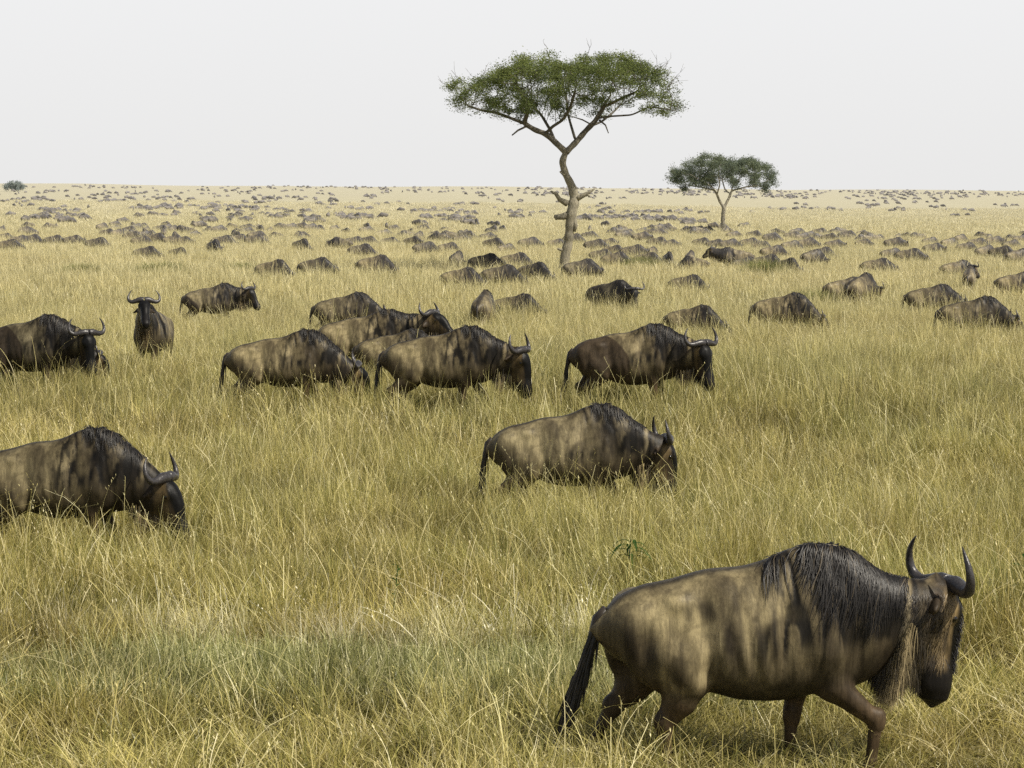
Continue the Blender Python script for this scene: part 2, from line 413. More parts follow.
def scatter(name, label, patches, y0, y1, step, margin, seed, hs=1.0, jit=.5, hfun=True, inside=None):
    coll = bpy.data.collections.new(name + '_tufts')
    for p in patches: coll.objects.link(p)
    r_ = np.random.default_rng(seed); P = []
    y = y0
    while y < y1:
        half = y * 512 / F_PX + margin
        xs = np.arange(-half, half, step); xs = xs + r_.uniform(-jit, jit, len(xs)) * step
        ys = y + r_.uniform(-jit, jit, len(xs)) * step
        P.append(np.stack([xs, ys], 1)); y += step
    P = np.concatenate(P)
    if inside is not None: P = P[inside(P[:, 0], P[:, 1])]
    n = len(P)
    z = hills(P[:, 0], P[:, 1]) - .01
    me = bpy.data.meshes.new(name); me.vertices.add(n)
    me.vertices.foreach_set('co', np.column_stack([P, z]).astype(np.float32).ravel())
    rot = np.zeros((n, 3), np.float32); rot[:, 2] = r_.random(n) * 2 * np.pi
    rot[:, :2] = r_.normal(0, .05, (n, 2))
    s = r_.uniform(.9, 1.12, n); scl = np.stack([s, s, s], 1)
    scl[:, 2] *= (grass_height(P[:, 0], P[:, 1]) if hfun else 1) * hs
    for k, t, d in (('rot', 'FLOAT_VECTOR', rot), ('scl', 'FLOAT_VECTOR', scl.astype(np.float32))):
        a = me.attributes.new(k, t, 'POINT'); a.data.foreach_set('vector', d.ravel())
    a = me.attributes.new('idx', 'INT', 'POINT'); a.data.foreach_set('value', r_.integers(0, len(patches), n).astype(np.int32))
    me.materials.append(M_GRASS)
    o = link(name, me); tag(o, label, 'grass', kind='stuff')
    md = o.modifiers.new('scatter', 'NODES'); md.node_group = scatter_nodes(name + '_scatter', coll)
    print('grass', name, n)

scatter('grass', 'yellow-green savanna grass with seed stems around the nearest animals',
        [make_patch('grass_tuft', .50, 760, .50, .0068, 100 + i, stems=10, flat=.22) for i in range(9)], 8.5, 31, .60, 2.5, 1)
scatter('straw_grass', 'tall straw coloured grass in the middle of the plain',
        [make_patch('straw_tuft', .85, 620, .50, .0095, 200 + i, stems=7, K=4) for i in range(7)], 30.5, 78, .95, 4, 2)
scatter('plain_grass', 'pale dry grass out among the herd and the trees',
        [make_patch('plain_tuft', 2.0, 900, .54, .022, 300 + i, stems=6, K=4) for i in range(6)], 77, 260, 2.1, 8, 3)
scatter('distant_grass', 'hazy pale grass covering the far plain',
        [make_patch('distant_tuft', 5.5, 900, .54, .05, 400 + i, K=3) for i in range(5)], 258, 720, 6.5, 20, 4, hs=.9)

M_SWARD = mat_grass('green_sward', ramp=((.105, .125, .040), (.225, .245, .075), (.47, .475, .20), (.72, .70, .38), (.86, .82, .52)))
def sward(x, y):
    pm = np.abs((x - PATCH[0]) / (PATCH[2] * 1.05)) ** 2.6 + np.abs((y - PATCH[1] + .1) / (PATCH[3] * .9)) ** 2.6
    return pm + 2.0 * (noise2(x, y, .7, 21) - .5) < 1
scatter('green_grass', 'short blue-green grass patch at lower left in front', [make_patch('sward_tuft', .34, 520, .33, .0085, 500 + i, flat=.16, mat=M_SWARD) for i in range(6)],
        14.2, 17.6, .27, 3, 7, hfun=False, inside=sward)
M_PALE = mat_grass('sun_tinted_seeding_grass', ramp=((.40, .38, .17), (.62, .58, .30), (.80, .75, .46), (.92, .87, .62), (.95, .91, .70)))  # paler ramp paints sunlit tops into this seedy grass rim
def rim(x, y):
    return (np.abs(y - 17.05 - .18 * np.sin(x * 1.7) - .25 * (noise2(x, y, .9, 23) - .5)) < .34) & (x > -3.9) & (x < 1.5)
scatter('pale_grass', 'seeding grass fringe, sunlit tops painted pale, behind the blue-green patch', [make_patch('pale_tuft', .36, 330, .44, .0085, 600 + i, stems=4, flat=.18, mat=M_PALE) for i in range(5)],
        16.3, 18.0, .40, 3, 8, hfun=False, inside=rim)

# ------------------------------------------------------------------ wildebeest: a distance field skinned as one surface
def smin(a, b, k):
    h = np.clip(.5 + .5 * (b - a) / k, 0, 1)
    return b * (1 - h) + a * h - k * h * (1 - h)
def ell(P, c, r, R=None):
    q = P - np.asarray(c)
    if R is not None: q = q @ R          # columns of R: the axes
    r = np.asarray(r); k0 = np.linalg.norm(q / r, axis=1); k1 = np.linalg.norm(q / (r * r), axis=1) + 1e-9
    return k0 * (k0 - 1) / k1
def cone(P, a, b, ra, rb):
    a = np.asarray(a, float); b = np.asarray(b, float); ab = b - a
    t = np.clip(((P - a) @ ab) / (ab @ ab), 0, 1)
    return np.linalg.norm(P - a - t[:, None] * ab, axis=1) - (ra + (rb - ra) * t)
def dense(tab, m=240):
    T = np.array(tab, float); x = np.linspace(T[0, 0], T[-1, 0], m)
    out = [x]
    for j in range(1, T.shape[1]):
        v = np.interp(x, T[:, 0], T[:, j]); k = np.hanning(25); k /= k.sum()
        out.append(np.convolve(np.pad(v, 12, 'edge'), k, 'valid'))
    return out
TORSO = dense([(-.93, .90, .80, .04, 0), (-.90, .96, .74, .10, 0), (-.82, 1.035, .68, .17, .05), (-.67, 1.105, .64, .215, .10), (-.48, 1.155, .61, .235, .12),
               (-.32, 1.19, .515, .262, .10), (-.12, 1.225, .455, .285, .10), (.05, 1.265, .45, .285, .18), (.18, 1.33, .465, .262, .32), (.30, 1.38, .49, .238, .42), (.42, 1.36, .515, .218, .42),
               (.55, 1.235, .55, .195, .25), (.66, 1.11, .62, .15, .1), (.73, 1.0, .76, .07, 0)])
HEADT = dense([(-.03, .05, -.06, .05), (.02, .12, -.15, .098), (.08, .165, -.23, .115), (.17, .185, -.27, .112), (.28, .18, -.245, .094),
               (.40, .155, -.15, .080), (.50, .155, -.09, .088), (.585, .155, -.06, .088), (.645, .145, -.02, .070)])
def tube_field(c, hi, lo, w, tap, y, z, p=2.3):
    cc = (hi + lo) / 2; th = np.maximum((hi - lo) / 2, .01)
    zn = (z - cc) / th
    we = np.maximum(w * (1 - tap * np.clip(zn, -1, 1)), .01)
    q = (np.abs(y / we) ** p + np.abs(zn) ** p) ** (1 / p)
    return (q - 1) * np.minimum(we, th) * .92

STAND = dict(hr=[(-.42, .62), (-.69, .40), (-.645, .10), (-.61, .02)], hl=[(-.50, .62), (-.80, .40), (-.77, .10), (-.74, .02)],
             fr=[(.30, .56), (.33, .33), (.32, .10), (.345, .02)], fl=[(.36, .56), (.45, .33), (.46, .10), (.49, .02)])
WALK = dict(hr=[(-.39, .59), (-.545, .335), (-.535, .10), (-.50, .02)], hl=[(-.62, .60), (-.83, .375), (-.97, .12), (-1.0, .03)],
            fr=[(.40, .57), (.66, .36), (.635, .12), (.62, .03)], fl=[(.25, .57), (.205, .33), (.20, .10), (.225, .02)])
STEP = dict(hr=[(-.46, .62), (-.78, .40), (-.80, .10), (-.78, .02)], hl=[(-.40, .62), (-.62, .39), (-.56, .10), (-.53, .02)],
            fr=[(.27, .56), (.24, .33), (.20, .10), (.22, .02)], fl=[(.38, .57), (.52, .34), (.56, .10), (.59, .02)])
# poll position, pitch of the face below level, yaw (+ = to its left), roll, neck control point
POSES = {
    'walk':  dict(legs=WALK, poll=(1.02, .08, 1.10), pitch=96, yaw=24, roll=0, mid=(.74, .02, .87)),
    'amble': dict(legs=STEP, poll=(1.00, .02, .95), pitch=84, yaw=12, roll=0, mid=(.72, 0, .90)),
    'browse': dict(legs=STAND, poll=(1.04, .0, .78), pitch=74, yaw=6, roll=0, mid=(.74, 0, .84)),
    'browse_side': dict(legs=STAND, poll=(1.0, -.05, .84), pitch=72, yaw=-16, roll=0, mid=(.73, -.01, .86)),
    'browse_turn': dict(legs=STAND, poll=(1.02, -.10, .80), pitch=80, yaw=-24, roll=0, mid=(.74, -.02, .84)),
    'graze': dict(legs=STEP, poll=(1.04, .04, .66), pitch=72, yaw=18, roll=0, mid=(.76, 0, .76)),
    'turned': dict(legs=STAND, poll=(1.00, -.14, 1.06), pitch=78, yaw=-48, roll=0, mid=(.72, -.03, .95)),
    'glance': dict(legs=STEP, poll=(1.03, -.08, 1.00), pitch=84, yaw=-22, roll=0, mid=(.72, -.02, .92)),
    'alert': dict(legs=STAND, poll=(.74, .04, 1.41), pitch=42, yaw=20, roll=0, mid=(.66, 0, 1.16)),
    'level': dict(legs=STAND, poll=(1.06, -.08, 1.17), pitch=62, yaw=-34, roll=0, mid=(.73, -.02, 1.0)),
    'raised': dict(legs=STAND, poll=(1.08, -.05, 1.25), pitch=44, yaw=-26, roll=0, mid=(.74, 0, 1.06)),
}
class Beast:
    def __init__(s, pose):
        p = POSES[pose]; s.p = p
        s.poll = np.array(p['poll'])
        a, y, r = (math.radians(p[k]) for k in ('pitch', 'yaw', 'roll'))
        f = np.array([math.cos(y), math.sin(y), 0]); up = np.array([0, 0, 1.]); lat = np.cross(up, f)
        s.u = f * math.cos(a) - up * math.sin(a)              # poll to muzzle
        s.v = f * math.sin(a) + up * math.cos(a)              # out of the forehead
        s.w = lat                                             # to its left
        if r:
            c, q = math.cos(r), math.sin(r); s.v, s.w = s.v * c + s.w * q, s.w * c - s.v * q
        s.R = np.stack([s.u, s.v, s.w], 1)
        A = np.array([.38, 0, .95]); Bm = np.array(p['mid']) - np.array([0, 0, .03]); E = s.poll + s.u * .14 - s.v * .09
        s.neck = []
        for t in np.linspace(0, 1, 10):
            c = (1 - t) ** 2 * A + 2 * t * (1 - t) * Bm + t * t * E
            tg = 2 * (1 - t) * (Bm - A) + 2 * t * (E - Bm); tg /= np.linalg.norm(tg)
            n = up - tg * tg[2]; n /= np.linalg.norm(n); l = np.cross(n, tg)
            s.neck.append((c, np.array([.15, .195 - .085 * t, .335 - .125 * t - .03 * t * t]), np.stack([tg, l, n], 1)))
        s.lo = np.array([-1.15, -.62, -.04]); s.hi = np.array([1.75, .75, 2.0])
    def head_uvw(s, P): return (P - s.poll) @ s.R
    def torso_d(s, P):
        x = np.clip(P[:, 0], TORSO[0][0], TORSO[0][-1]); ex = np.abs(P[:, 0] - x)
        hi, lo, w, tp = (np.interp(x, TORSO[0], TORSO[k]) for k in (1, 2, 3, 4))
        return tube_field(None, hi, lo, w, tp, P[:, 1], P[:, 2]) + ex
    def neck_d(s, P):
        d = None
        for c, r, R in s.neck:
            e = ell(P, c, r, R); d = e if d is None else smin(d, e, .05)
        return d
    def head_d(s, P):
        q = s.head_uvw(P); u = np.clip(q[:, 0], HEADT[0][0], HEADT[0][-1]); ex = np.abs(q[:, 0] - u)
        hi, lo, w = (np.interp(u, HEADT[0], HEADT[k]) for k in (1, 2, 3))
        d = tube_field(None, hi, lo, w, -.12 * np.ones_like(u), q[:, 2], q[:, 1], 2.4) + ex
        for sg in (-1, 1):
            d = smin(d, ell(q, (.14, .085, sg * .095), (.06, .045, .03)), .03)        # brow
            d = np.maximum(d, -ell(q, (.555, .10, sg * .052), (.022, .03, .016)))     # nostril
        return d
    def ear_d(s, P):
        q = s.head_uvw(P); d = None
        for sg in (-1, 1):
            a = np.array([.28, -.55, sg * .80]); a /= np.linalg.norm(a)
            n = np.array([.35, .85, sg * .35]); n -= a * (n @ a); n /= np.linalg.norm(n); b = np.cross(a, n)
            c = np.array([.07, -.06, sg * .10]) + a * .06
            e = ell(q, c, (.10, .040, .018), np.stack([a, b, n], 1))
            d = e if d is None else np.minimum(d, e)
        return d
    def legs_d(s, P):
        d = None; dl = None
        for key, js in s.p['legs'].items():
            sg = 1 if key[1] == 'l' else -1
            J = [np.array([x, 0, z]) for x, z in js]
            if key[0] == 'h':
                ys = (.13, .125, .115, .115); J = [np.array([j[0], sg * y, j[2]]) for j, y in zip(J, ys)]
                hip = np.array([-.66, sg * .13, .88])
                e = ell(P, ((hip + J[0]) / 2 + np.array([-.05, sg * .005, .03])), (.205, .112, .30), rot_y(math.atan2(hip[0] - J[0][0], hip[2] - J[0][2]) * .9))
                e = smin(e, cone(P, (hip + J[0]) / 2, J[0], .14, .108), .06)
                gm = J[0] * .55 + J[1] * .45
                e = smin(e, cone(P, J[0] + [-.04, 0, 0], gm, .125, .092), .05)
                e = smin(e, cone(P, gm, J[1], .092, .056), .04)
                low = np.minimum(cone(P, J[1], J[2], .046, .032), cone(P, J[1] + [-.012, 0, .02], J[1] + [.0, 0, -.02], .046, .042))
                hoof_r = .045
            else:
                ys = (.145, .125, .12, .12); J = [np.array([j[0], sg * y, j[2]]) for j, y in zip(J, ys)]
                sh = np.array([.40, sg * .12, .95])
                e = ell(P, (.36, sg * .13, .86), (.15, .105, .30), rot_y(.22))
                e = smin(e, cone(P, (.38, sg * .14, .74), J[0], .125, .085), .06)
                e = smin(e, cone(P, J[0], J[1], .084, .045), .05)
                low = np.minimum(cone(P, J[1], J[2], .041, .031), cone(P, J[1] + [.008, 0, .03], J[1] + [.006, 0, -.03], .047, .043))
                hoof_r = .045
            low = smin(low, cone(P, J[2], J[3] + [0, 0, .03], .037, .038), .02)
            low = smin(low, cone(P, J[3] + [-.01, 0, .03], J[3] + [.03, 0, .012], hoof_r, .032), .015)
            d = smin(e, low, .03) if d is None else smin(d, smin(e, low, .03), .01)
            dl = low if dl is None else np.minimum(dl, low)
        return d, dl
    def parts(s, P):
        lg, low = s.legs_d(P)
        return s.torso_d(P), s.neck_d(P), s.head_d(P), s.ear_d(P), lg, low
    def d(s, P):
        t, n, h, e, l, _ = s.parts(P)
        r = smin(t, n, .11)
        r = smin(r, l, .035)
        r = smin(r, h, .05)
        r = smin(r, e, .018)
        q = P * np.array([9., 9., 5.])
        r = r + .008 * (np.sin(q[:, 0] + 1.7 * np.sin(q[:, 2] * .7)) * np.sin(q[:, 2] + .6 * q[:, 0])) * sstep(.40, .6, P[:, 2])
        x, z, ay = P[:, 0], P[:, 2], np.abs(P[:, 1])
        sd_ = sstep(.08, .18, ay)
        bump = lambda x0, z0, rx, rz: np.exp(-((x - x0) / rx) ** 2 - ((z - z0) / rz) ** 2)
        r = r - sd_ * (.026 * bump(-.50, 1.05, .07, .06) + .022 * bump(.36, .82, .11, .24) + .024 * bump(-.42, .70, .10, .13))
        r = r + sd_ * (.034 * bump(-.33, .90, .07, .18) + .024 * bump(.13, .86, .06, .26) + .024 * bump(-.29, .66, .045, .13) + .018 * bump(.54, .84, .05, .2) + .020 * bump(-.66, .80, .05, .16))
        rib = np.sin((x + .25 * (z - .8)) * 62) * sstep(-.30, -.12, x) * sstep(.2, .02, x) * bump(0, .78, 1, .22)
        w0 = np.stack([(x + .22 * (z - .85) ** 2) * 13, P[:, 1] * 3, z * 1.5], 1)
        fold = sstep(.16, .0, np.abs(vnoise(w0, 31) - .5)) * sstep(.02, .16, x) * sstep(.95, .75, x) * sstep(.55, .72, z)
        return r + .0045 * rib * sd_ + .011 * fold * sd_
    def grad(s, P, e=.012):
        g = np.stack([s.d(P + np.eye(3)[i] * e) - s.d(P - np.eye(3)[i] * e) for i in range(3)], 1)
        return g / (np.linalg.norm(g, axis=1)[:, None] + 1e-9)
def rot_y(a):
    c, s_ = math.cos(a), math.sin(a); return np.array([[c, 0, s_], [0, 1, 0], [-s_, 0, c]])

def surface(fn, lo, hi, h):
    """surface nets: one closed quad surface at fn = 0"""
    C = 4
    nb = np.ceil((hi - lo) / (h * C)).astype(int)
    cs = [lo[i] + (np.arange(nb[i]) + .5) * h * C for i in range(3)]
    G = np.stack(np.meshgrid(*cs, indexing='ij'), -1).reshape(-1, 3)
    dc = fn(G).reshape(nb)
    near = np.abs(dc) < h * C * 1.7
    rep = lambda a: np.repeat(np.repeat(np.repeat(a, C, 0), C, 1), C, 2)
    D = rep(np.sign(dc)) * 9.0; m = rep(near); n = nb * C
    fs = [lo[i] + (np.arange(n[i]) + .5) * h for i in range(3)]
    I = np.argwhere(m)
    Pf = np.stack([fs[i][I[:, i]] for i in range(3)], 1)
    D[m] = np.concatenate([fn(Pf[k:k + 200000]) for k in range(0, len(Pf), 200000)])
    S = D < 0; sh = tuple(n - 1)
    acc = np.zeros(sh + (3,)); cnt = np.zeros(sh); Q = []; E = []
    for ax in range(3):
        sl0 = [slice(None)] * 3; sl1 = [slice(None)] * 3; sl0[ax] = slice(0, -1); sl1[ax] = slice(1, None)
        e = np.argwhere(S[tuple(sl0)] != S[tuple(sl1)])
        e2 = e.copy(); e2[:, ax] += 1
        d0 = D[tuple(e.T)]; d1 = D[tuple(e2.T)]; t = d0 / (d0 - d1)
        pos = e.astype(float); pos[:, ax] += t
        o = [a for a in range(3) if a != ax]
        for da in (0, 1):
            for db in (0, 1):
                c = e.copy(); c[:, o[0]] -= da; c[:, o[1]] -= db
                ok = np.all((c >= 0) & (c < np.array(sh)), axis=1)
                np.add.at(acc, tuple(c[ok].T), pos[ok]); np.add.at(cnt, tuple(c[ok].T), 1)
        E.append((ax, e, S[tuple(e.T)]))
    vid = -np.ones(sh, int); has = cnt > 0; vid[has] = np.arange(has.sum())
    V = acc[has] / cnt[has][:, None]; V = lo + (V + .5) * h
    for ax, e, ins in E:
        o = [(ax + 1) % 3, (ax + 2) % 3]
        ok = (e[:, o[0]] > 0) & (e[:, o[1]] > 0) & (e[:, o[0]] < sh[o[0]]) & (e[:, o[1]] < sh[o[1]]); e = e[ok]; ins = ins[ok]
        cs_ = []
        for da, db in ((1, 1), (0, 1), (0, 0), (1, 0)):
            c = e.copy(); c[:, o[0]] -= da; c[:, o[1]] -= db; cs_.append(vid[tuple(c.T)])
        q = np.stack(cs_, 1); q[~ins] = q[~ins][:, ::-1]; Q.append(q)
    return V, np.concatenate(Q)

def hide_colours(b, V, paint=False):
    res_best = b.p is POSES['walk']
    t, n, h, e, l, low = b.parts(V); q = b.head_uvw(V); x, y, z = V.T
    C = lambda r, g, bl: np.array([r, g, bl])
    def mix(a, c, f): return a * (1 - f[:, None]) + c * f[:, None]
    N1 = vnoise(V * 4.2, 1); N2 = vnoise(V * np.array([10, 10, 4.5]), 2); N3 = vnoise(V * np.array([30, 22, 3.2]), 3); N4 = vnoise(V * np.array([2.2, 2.2, 2.2]), 4)
    N5 = vnoise(V * np.array([17, 14, 7.]), 5)
    col = np.repeat(C(.172, .144, .086)[None], len(V), 0)
    col = mix(col, C(.285, .242, .148), sstep(.38, .70, N1) * .85)
    col = mix(col, C(.045, .036, .024), sstep(.50, .70, N2) * .65)
    col = mix(col, C(.05, .04, .026), sstep(.58, .75, N5) * .35)
    hip = np.exp(-(((x + .50) / .24) ** 2 + ((z - 1.0) / .16) ** 2)); col = mix(col, C(.42, .36, .215), hip * .7 * sstep(.2, .6, N1))
    leg = sstep(.03, -.01, l - np.minimum(t, n))
    col = mix(col, C(.05, .039, .026), sstep(-.50, -.80, x) * sstep(1.06, .70, z) * .8)                  # buttock
    hi = np.interp(x, TORSO[0], TORSO[1]); lo = np.interp(x, TORSO[0], TORSO[2])
    rel = (z - lo) / np.maximum(hi - lo, .05)
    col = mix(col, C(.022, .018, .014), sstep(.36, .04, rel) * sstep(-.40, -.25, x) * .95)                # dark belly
    col = mix(col, C(.02, .017, .014), sstep(.93, .99, rel) * sstep(.11, .04, np.abs(y)) * .85)            # back line
    if res_best:       # dark patches and one pale patch on the nearest animal
        for x0, z0, rx, rz, f in ((-.17, .83, .05, .15, .92), (-.31, 1.0, .055, .07, .85), (-.74, .80, .055, .17, .9), (-.62, .70, .03, .13, .8), (-.44, .98, .03, .06, .6), (-.02, .80, .03, .12, .7), (.06, .90, .025, .16, .8)):
            xx = x - x0 + .05 * (N2 - .5) + .04 * (N5 - .5) + .12 * (z - z0)
            col = mix(col, C(.026, .021, .016), np.exp(-np.abs(xx / rx) ** 3 - np.abs((z - z0) / rz) ** 3) * f)
        col = mix(col, C(.42, .355, .215), np.exp(-(((x + .33) / .04) ** 2 + ((z - .66) / .10) ** 2)) * .6)
    sh = sstep(.0, .42, x)
    col = mix(col, C(.040, .032, .022), sh * .75 * sstep(1.0, .35, N4))
    sd0 = int(abs(b.p['poll'][2]) * 977)
    W = np.stack([(x + .22 * (z - .85) ** 2) * 13, y * 3, z * 1.5], 1); sd0 = 31                    # brindle: broken vertical streaks
    R1 = np.abs(vnoise(W, sd0) - .5); R2 = np.abs(vnoise(W * np.array([2.1, 1.5, 1.6]) + 7, sd0 + 1) - .5)
    gate = sstep(-.16, .06, x) * sstep(.26, .46, rel) * sstep(.15, .35, vnoise(V * np.array([4., 4, 3]), int(abs(b.p['poll'][2]) * 977)))
    stripe = np.maximum(sstep(.115, .07, R1), sstep(.075, .04, R2) * .8) * gate
    col = mix(col, C(.006, .0055, .005), stripe * .96)
    col = mix(col, C(.27, .225, .138), sstep(.14, .30, R1) * sh * sstep(.30, .6, rel) * .75)
    col = mix(col, C(.04, .032, .022), sstep(.55, .85, N3) * .5)
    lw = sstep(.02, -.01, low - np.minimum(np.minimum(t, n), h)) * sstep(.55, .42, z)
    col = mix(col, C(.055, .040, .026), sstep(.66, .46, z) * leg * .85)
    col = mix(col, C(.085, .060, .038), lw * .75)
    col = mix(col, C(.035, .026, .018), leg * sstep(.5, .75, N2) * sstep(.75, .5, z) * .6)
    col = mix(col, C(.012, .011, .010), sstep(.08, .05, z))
    nk = sstep(.02, -.03, n - t)
    col = mix(col, C(.020, .017, .014), nk * sstep(.52, .66, N3 * .6 + N5 * .45) * .85)
    if paint:       # the mane, on animals too far off for its hairs to show
        cz = V[:, 2] - np.interp(x, [.1, .30, .42, .55, b.p['mid'][0] + .02, b.poll[0]], [1.25, 1.33, 1.30, 1.22, b.p['mid'][2] + .16, b.poll[2] + .04])
        col = mix(col, C(.010, .009, .009), sstep(-.26, -.10, cz + .12 * (N2 - .5)) * sstep(.16, .34, x) * .92)
    hd = sstep(.03, -.02, h - np.minimum(t, n)) * sstep(-.12, .02, q[:, 0])
    tanc = 1.0 if res_best else .42
    cheek = mix(np.repeat(C(.185, .138, .074)[None] * tanc, len(V), 0), C(.04, .031, .021), sstep(.35, .65, N3))
    cheek = mix(cheek, C(.32, .235, .12) * (.4 + .6 * tanc), np.exp(-(((q[:, 0] - .10) / .07) ** 2 + ((q[:, 1] - .04) / .06) ** 2)) * .85)
    cheek = mix(cheek, C(.03, .024, .017), sstep(-.08, -.2, q[:, 1]) * .5)
    cheek = mix(cheek, C(.006, .006, .006), sstep(.075, .11, q[:, 1] - .03 * (N2 - .5)))
    cheek = mix(cheek, C(.010, .009, .009), sstep(.40, .50, q[:, 0]))
    cheek = mix(cheek, C(.02, .016, .013), sstep(.05, .0, q[:, 0]) * .7)
    col = mix(col, cheek, hd)
    er = sstep(.012, 0, e - np.minimum(h, n)); col = mix(col, C(.05, .038, .026), er)
    return np.clip(col, .004, .9)

def strands(seeds, step_fn, lens, nseg, wid, normal_fn, cols, rng):
    """thin tapering locks"""
    P = [seeds]; p = seeds
    for k in range(nseg):
        p = step_fn(p, k, lens / nseg); P.append(p)
    P = np.stack(P, 1); n, K = P.shape[:2]
    T = np.gradient(P, axis=1); T /= np.linalg.norm(T, axis=2)[..., None] + 1e-9
    Nn = normal_fn(P.reshape(-1, 3)).reshape(n, K, 3)
    S = np.cross(T, Nn); S /= np.linalg.norm(S, axis=2)[..., None] + 1e-9
    t = np.linspace(0, 1, K)[None, :, None]
    w = wid[:, None, None] * (1 - .92 * t ** 1.6) * .5
    A, B, M = P - S * w, P + S * w, P + Nn * w * .7
    V = np.stack([A, M, B], 2).reshape(-1, 3)
    b0 = ((np.arange(n) * K * 3)[:, None] + (np.arange(K - 1) * 3)[None, :]).ravel()
    Q = np.concatenate([np.stack([b0, b0 + 1, b0 + 4, b0 + 3], 1), np.stack([b0 + 1, b0 + 2, b0 + 5, b0 + 4], 1)])
    return V, Q, np.repeat(cols, K * 3, 0)

def build_mane(b, n, seed, right=.5, long=1.0, lock=False):
    r_ = np.random.default_rng(seed)
    x0, x1 = .27, b.poll[0] - .20
    nc = max(10, n // 16)                       # hairs hang together in locks
    cx = x0 + (x1 - x0) * r_.random(nc); cl = .35 + .95 * r_.random(nc); cc = r_.normal(0, .16, nc); cs = np.where(r_.random(nc) < right, -1, 1)
    k = r_.integers(0, nc, n)
    x = np.clip(cx[k] + r_.normal(0, .014, n), x0 - .03, x1 + .03)
    off = np.abs(r_.normal(0, .020, n)); sgn = cs[k]
    tt = np.clip((x - x0) / (x1 - x0), 0, 1)
    L = (.12 + .30 * np.sin(np.pi * np.clip(.22 + tt * .72, 0, 1)) ** .9) * cl[k] * (.7 + .45 * r_.random(n)) * long
    curl = cc[k] + r_.normal(0, .10, n); wv = r_.uniform(.05, .28, n); ph = r_.random(n) * 6.28
    if lock:
        m = np.arange(n) < 46
        x[m] = .10 + r_.normal(0, .016, m.sum()); sgn[m] = -1; L[m] = .14 + .24 * r_.random(m.sum()); curl[m] = .13 + r_.normal(0, .07, m.sum())
    yc = np.interp(x, [.35, b.p['mid'][0], b.poll[0]], [0, b.p['mid'][1] * .6, b.poll[1]])
    p = np.stack([x, yc + off * sgn, np.full(n, 1.75)], 1)
    for _ in range(45): p[:, 2] -= np.clip(b.d(p) * .8, -.05, .2)
    lift = .002 + .018 * r_.random(n) ** 1.5
    p0 = p - np.array([0, 0, .012])
    def step(p, k, s):
        g = b.grad(p)
        dr = np.stack([-.12 + curl + wv * np.sin(k * 1.1 + ph), sgn * (.9 if k == 0 else .35), np.full(n, -1.0)], 1)
        dr = dr - g * (dr * g).sum(1)[:, None]; dr /= np.linalg.norm(dr, axis=1)[:, None] + 1e-9
        q = p + dr * s[:, None]
        dd = b.d(q); return q - b.grad(q) * (dd - lift)[:, None]
    c = np.array([.012, .0105, .0095])[None] * (.5 + 1.1 * r_.random(n))[:, None]
    br = r_.random(n) < .07; c[br] = np.array([.07, .055, .035])
    V, Q, C_ = strands(p0, step, L, 9, .003 + .008 * r_.random(n), b.grad, c, r_)
    # short upright crest along the neck
    m = n // 7; xi = r_.integers(0, n, m); base = p[xi].copy(); base[:, 1] = yc[xi] + r_.normal(0, .012, m)
    cr = np.stack([r_.normal(-.9, .2, m), r_.normal(0, .2, m), np.full(m, .55)], 1)
    def step2(p_, k, s): q = p_ + cr * s[:, None]; q[:, 2] -= .004 * k; return q
    V2, Q2, C2 = strands(base - [0, 0, .012], step2, .03 + .035 * r_.random(m), 4, .006 + .005 * r_.random(m), lambda P: np.tile([.2, -.9, .1], (len(P), 1)), np.repeat(np.array([[.012, .011, .010]]), m, 0), r_)
    return quads('mane', np.concatenate([V, V2]), np.concatenate([Q, Q2 + len(V)]), M_HAIR, colors=np.concatenate([C_, C2]))
def build_beard(b, n, seed):
    r_ = np.random.default_rng(seed)
    t = r_.random(n)
    a = b.poll + b.u * .42 - b.v * .08; m_ = b.poll + b.u * .26 - b.v * .22; c = np.array([.68, b.p['mid'][1] * .4, min(.60, b.poll[2])])
    t2 = t[:, None]
    p = np.where(t2 < .35, a + (m_ - a) * (t2 / .35), m_ + (c - m_) * ((t2 - .35) / .65))
    p = p + b.w[None] * r_.normal(0, .062, n)[:, None]
    p[:, 2] += .03
    for _ in range(14):
        dd = b.d(p); p = p - np.array([0, 0, 1.0]) * np.where(dd < 0, .02, 0)[:, None]
    L = (.06 + .19 * np.sin(np.pi * np.clip(.08 + t * .88, 0, 1)) ** 1.5) * (.45 + .7 * r_.random(n))
    dr = np.stack([r_.normal(-.08, .10, n), r_.normal(0, .10, n), -np.ones(n)], 1)
    def step(p, k, s): return p + (dr + np.array([.08, 0, 0]) * math.sin(k * .9)) * s[:, None]
    pale = np.array([.50, .40, .22]); dk = np.array([.035, .028, .018])
    f = np.clip(np.exp(-((t - .50) / .22) ** 2) * 1.0 - .12 + r_.normal(0, .20, n), 0, 1)[:, None]
    V, Q, C_ = strands(p + [0, 0, .04], step, L + .04, 6, (.002 + .004 * r_.random(n)) * (1.0 if n > 1000 else 1.8), lambda P: np.tile([.1, -1., .05], (len(P), 1)), dk * (1 - f) + pale * f * (.5 + .7 * r_.random((n, 1))), r_)
    return quads('beard', V, Q, M_HAIR, colors=C_)
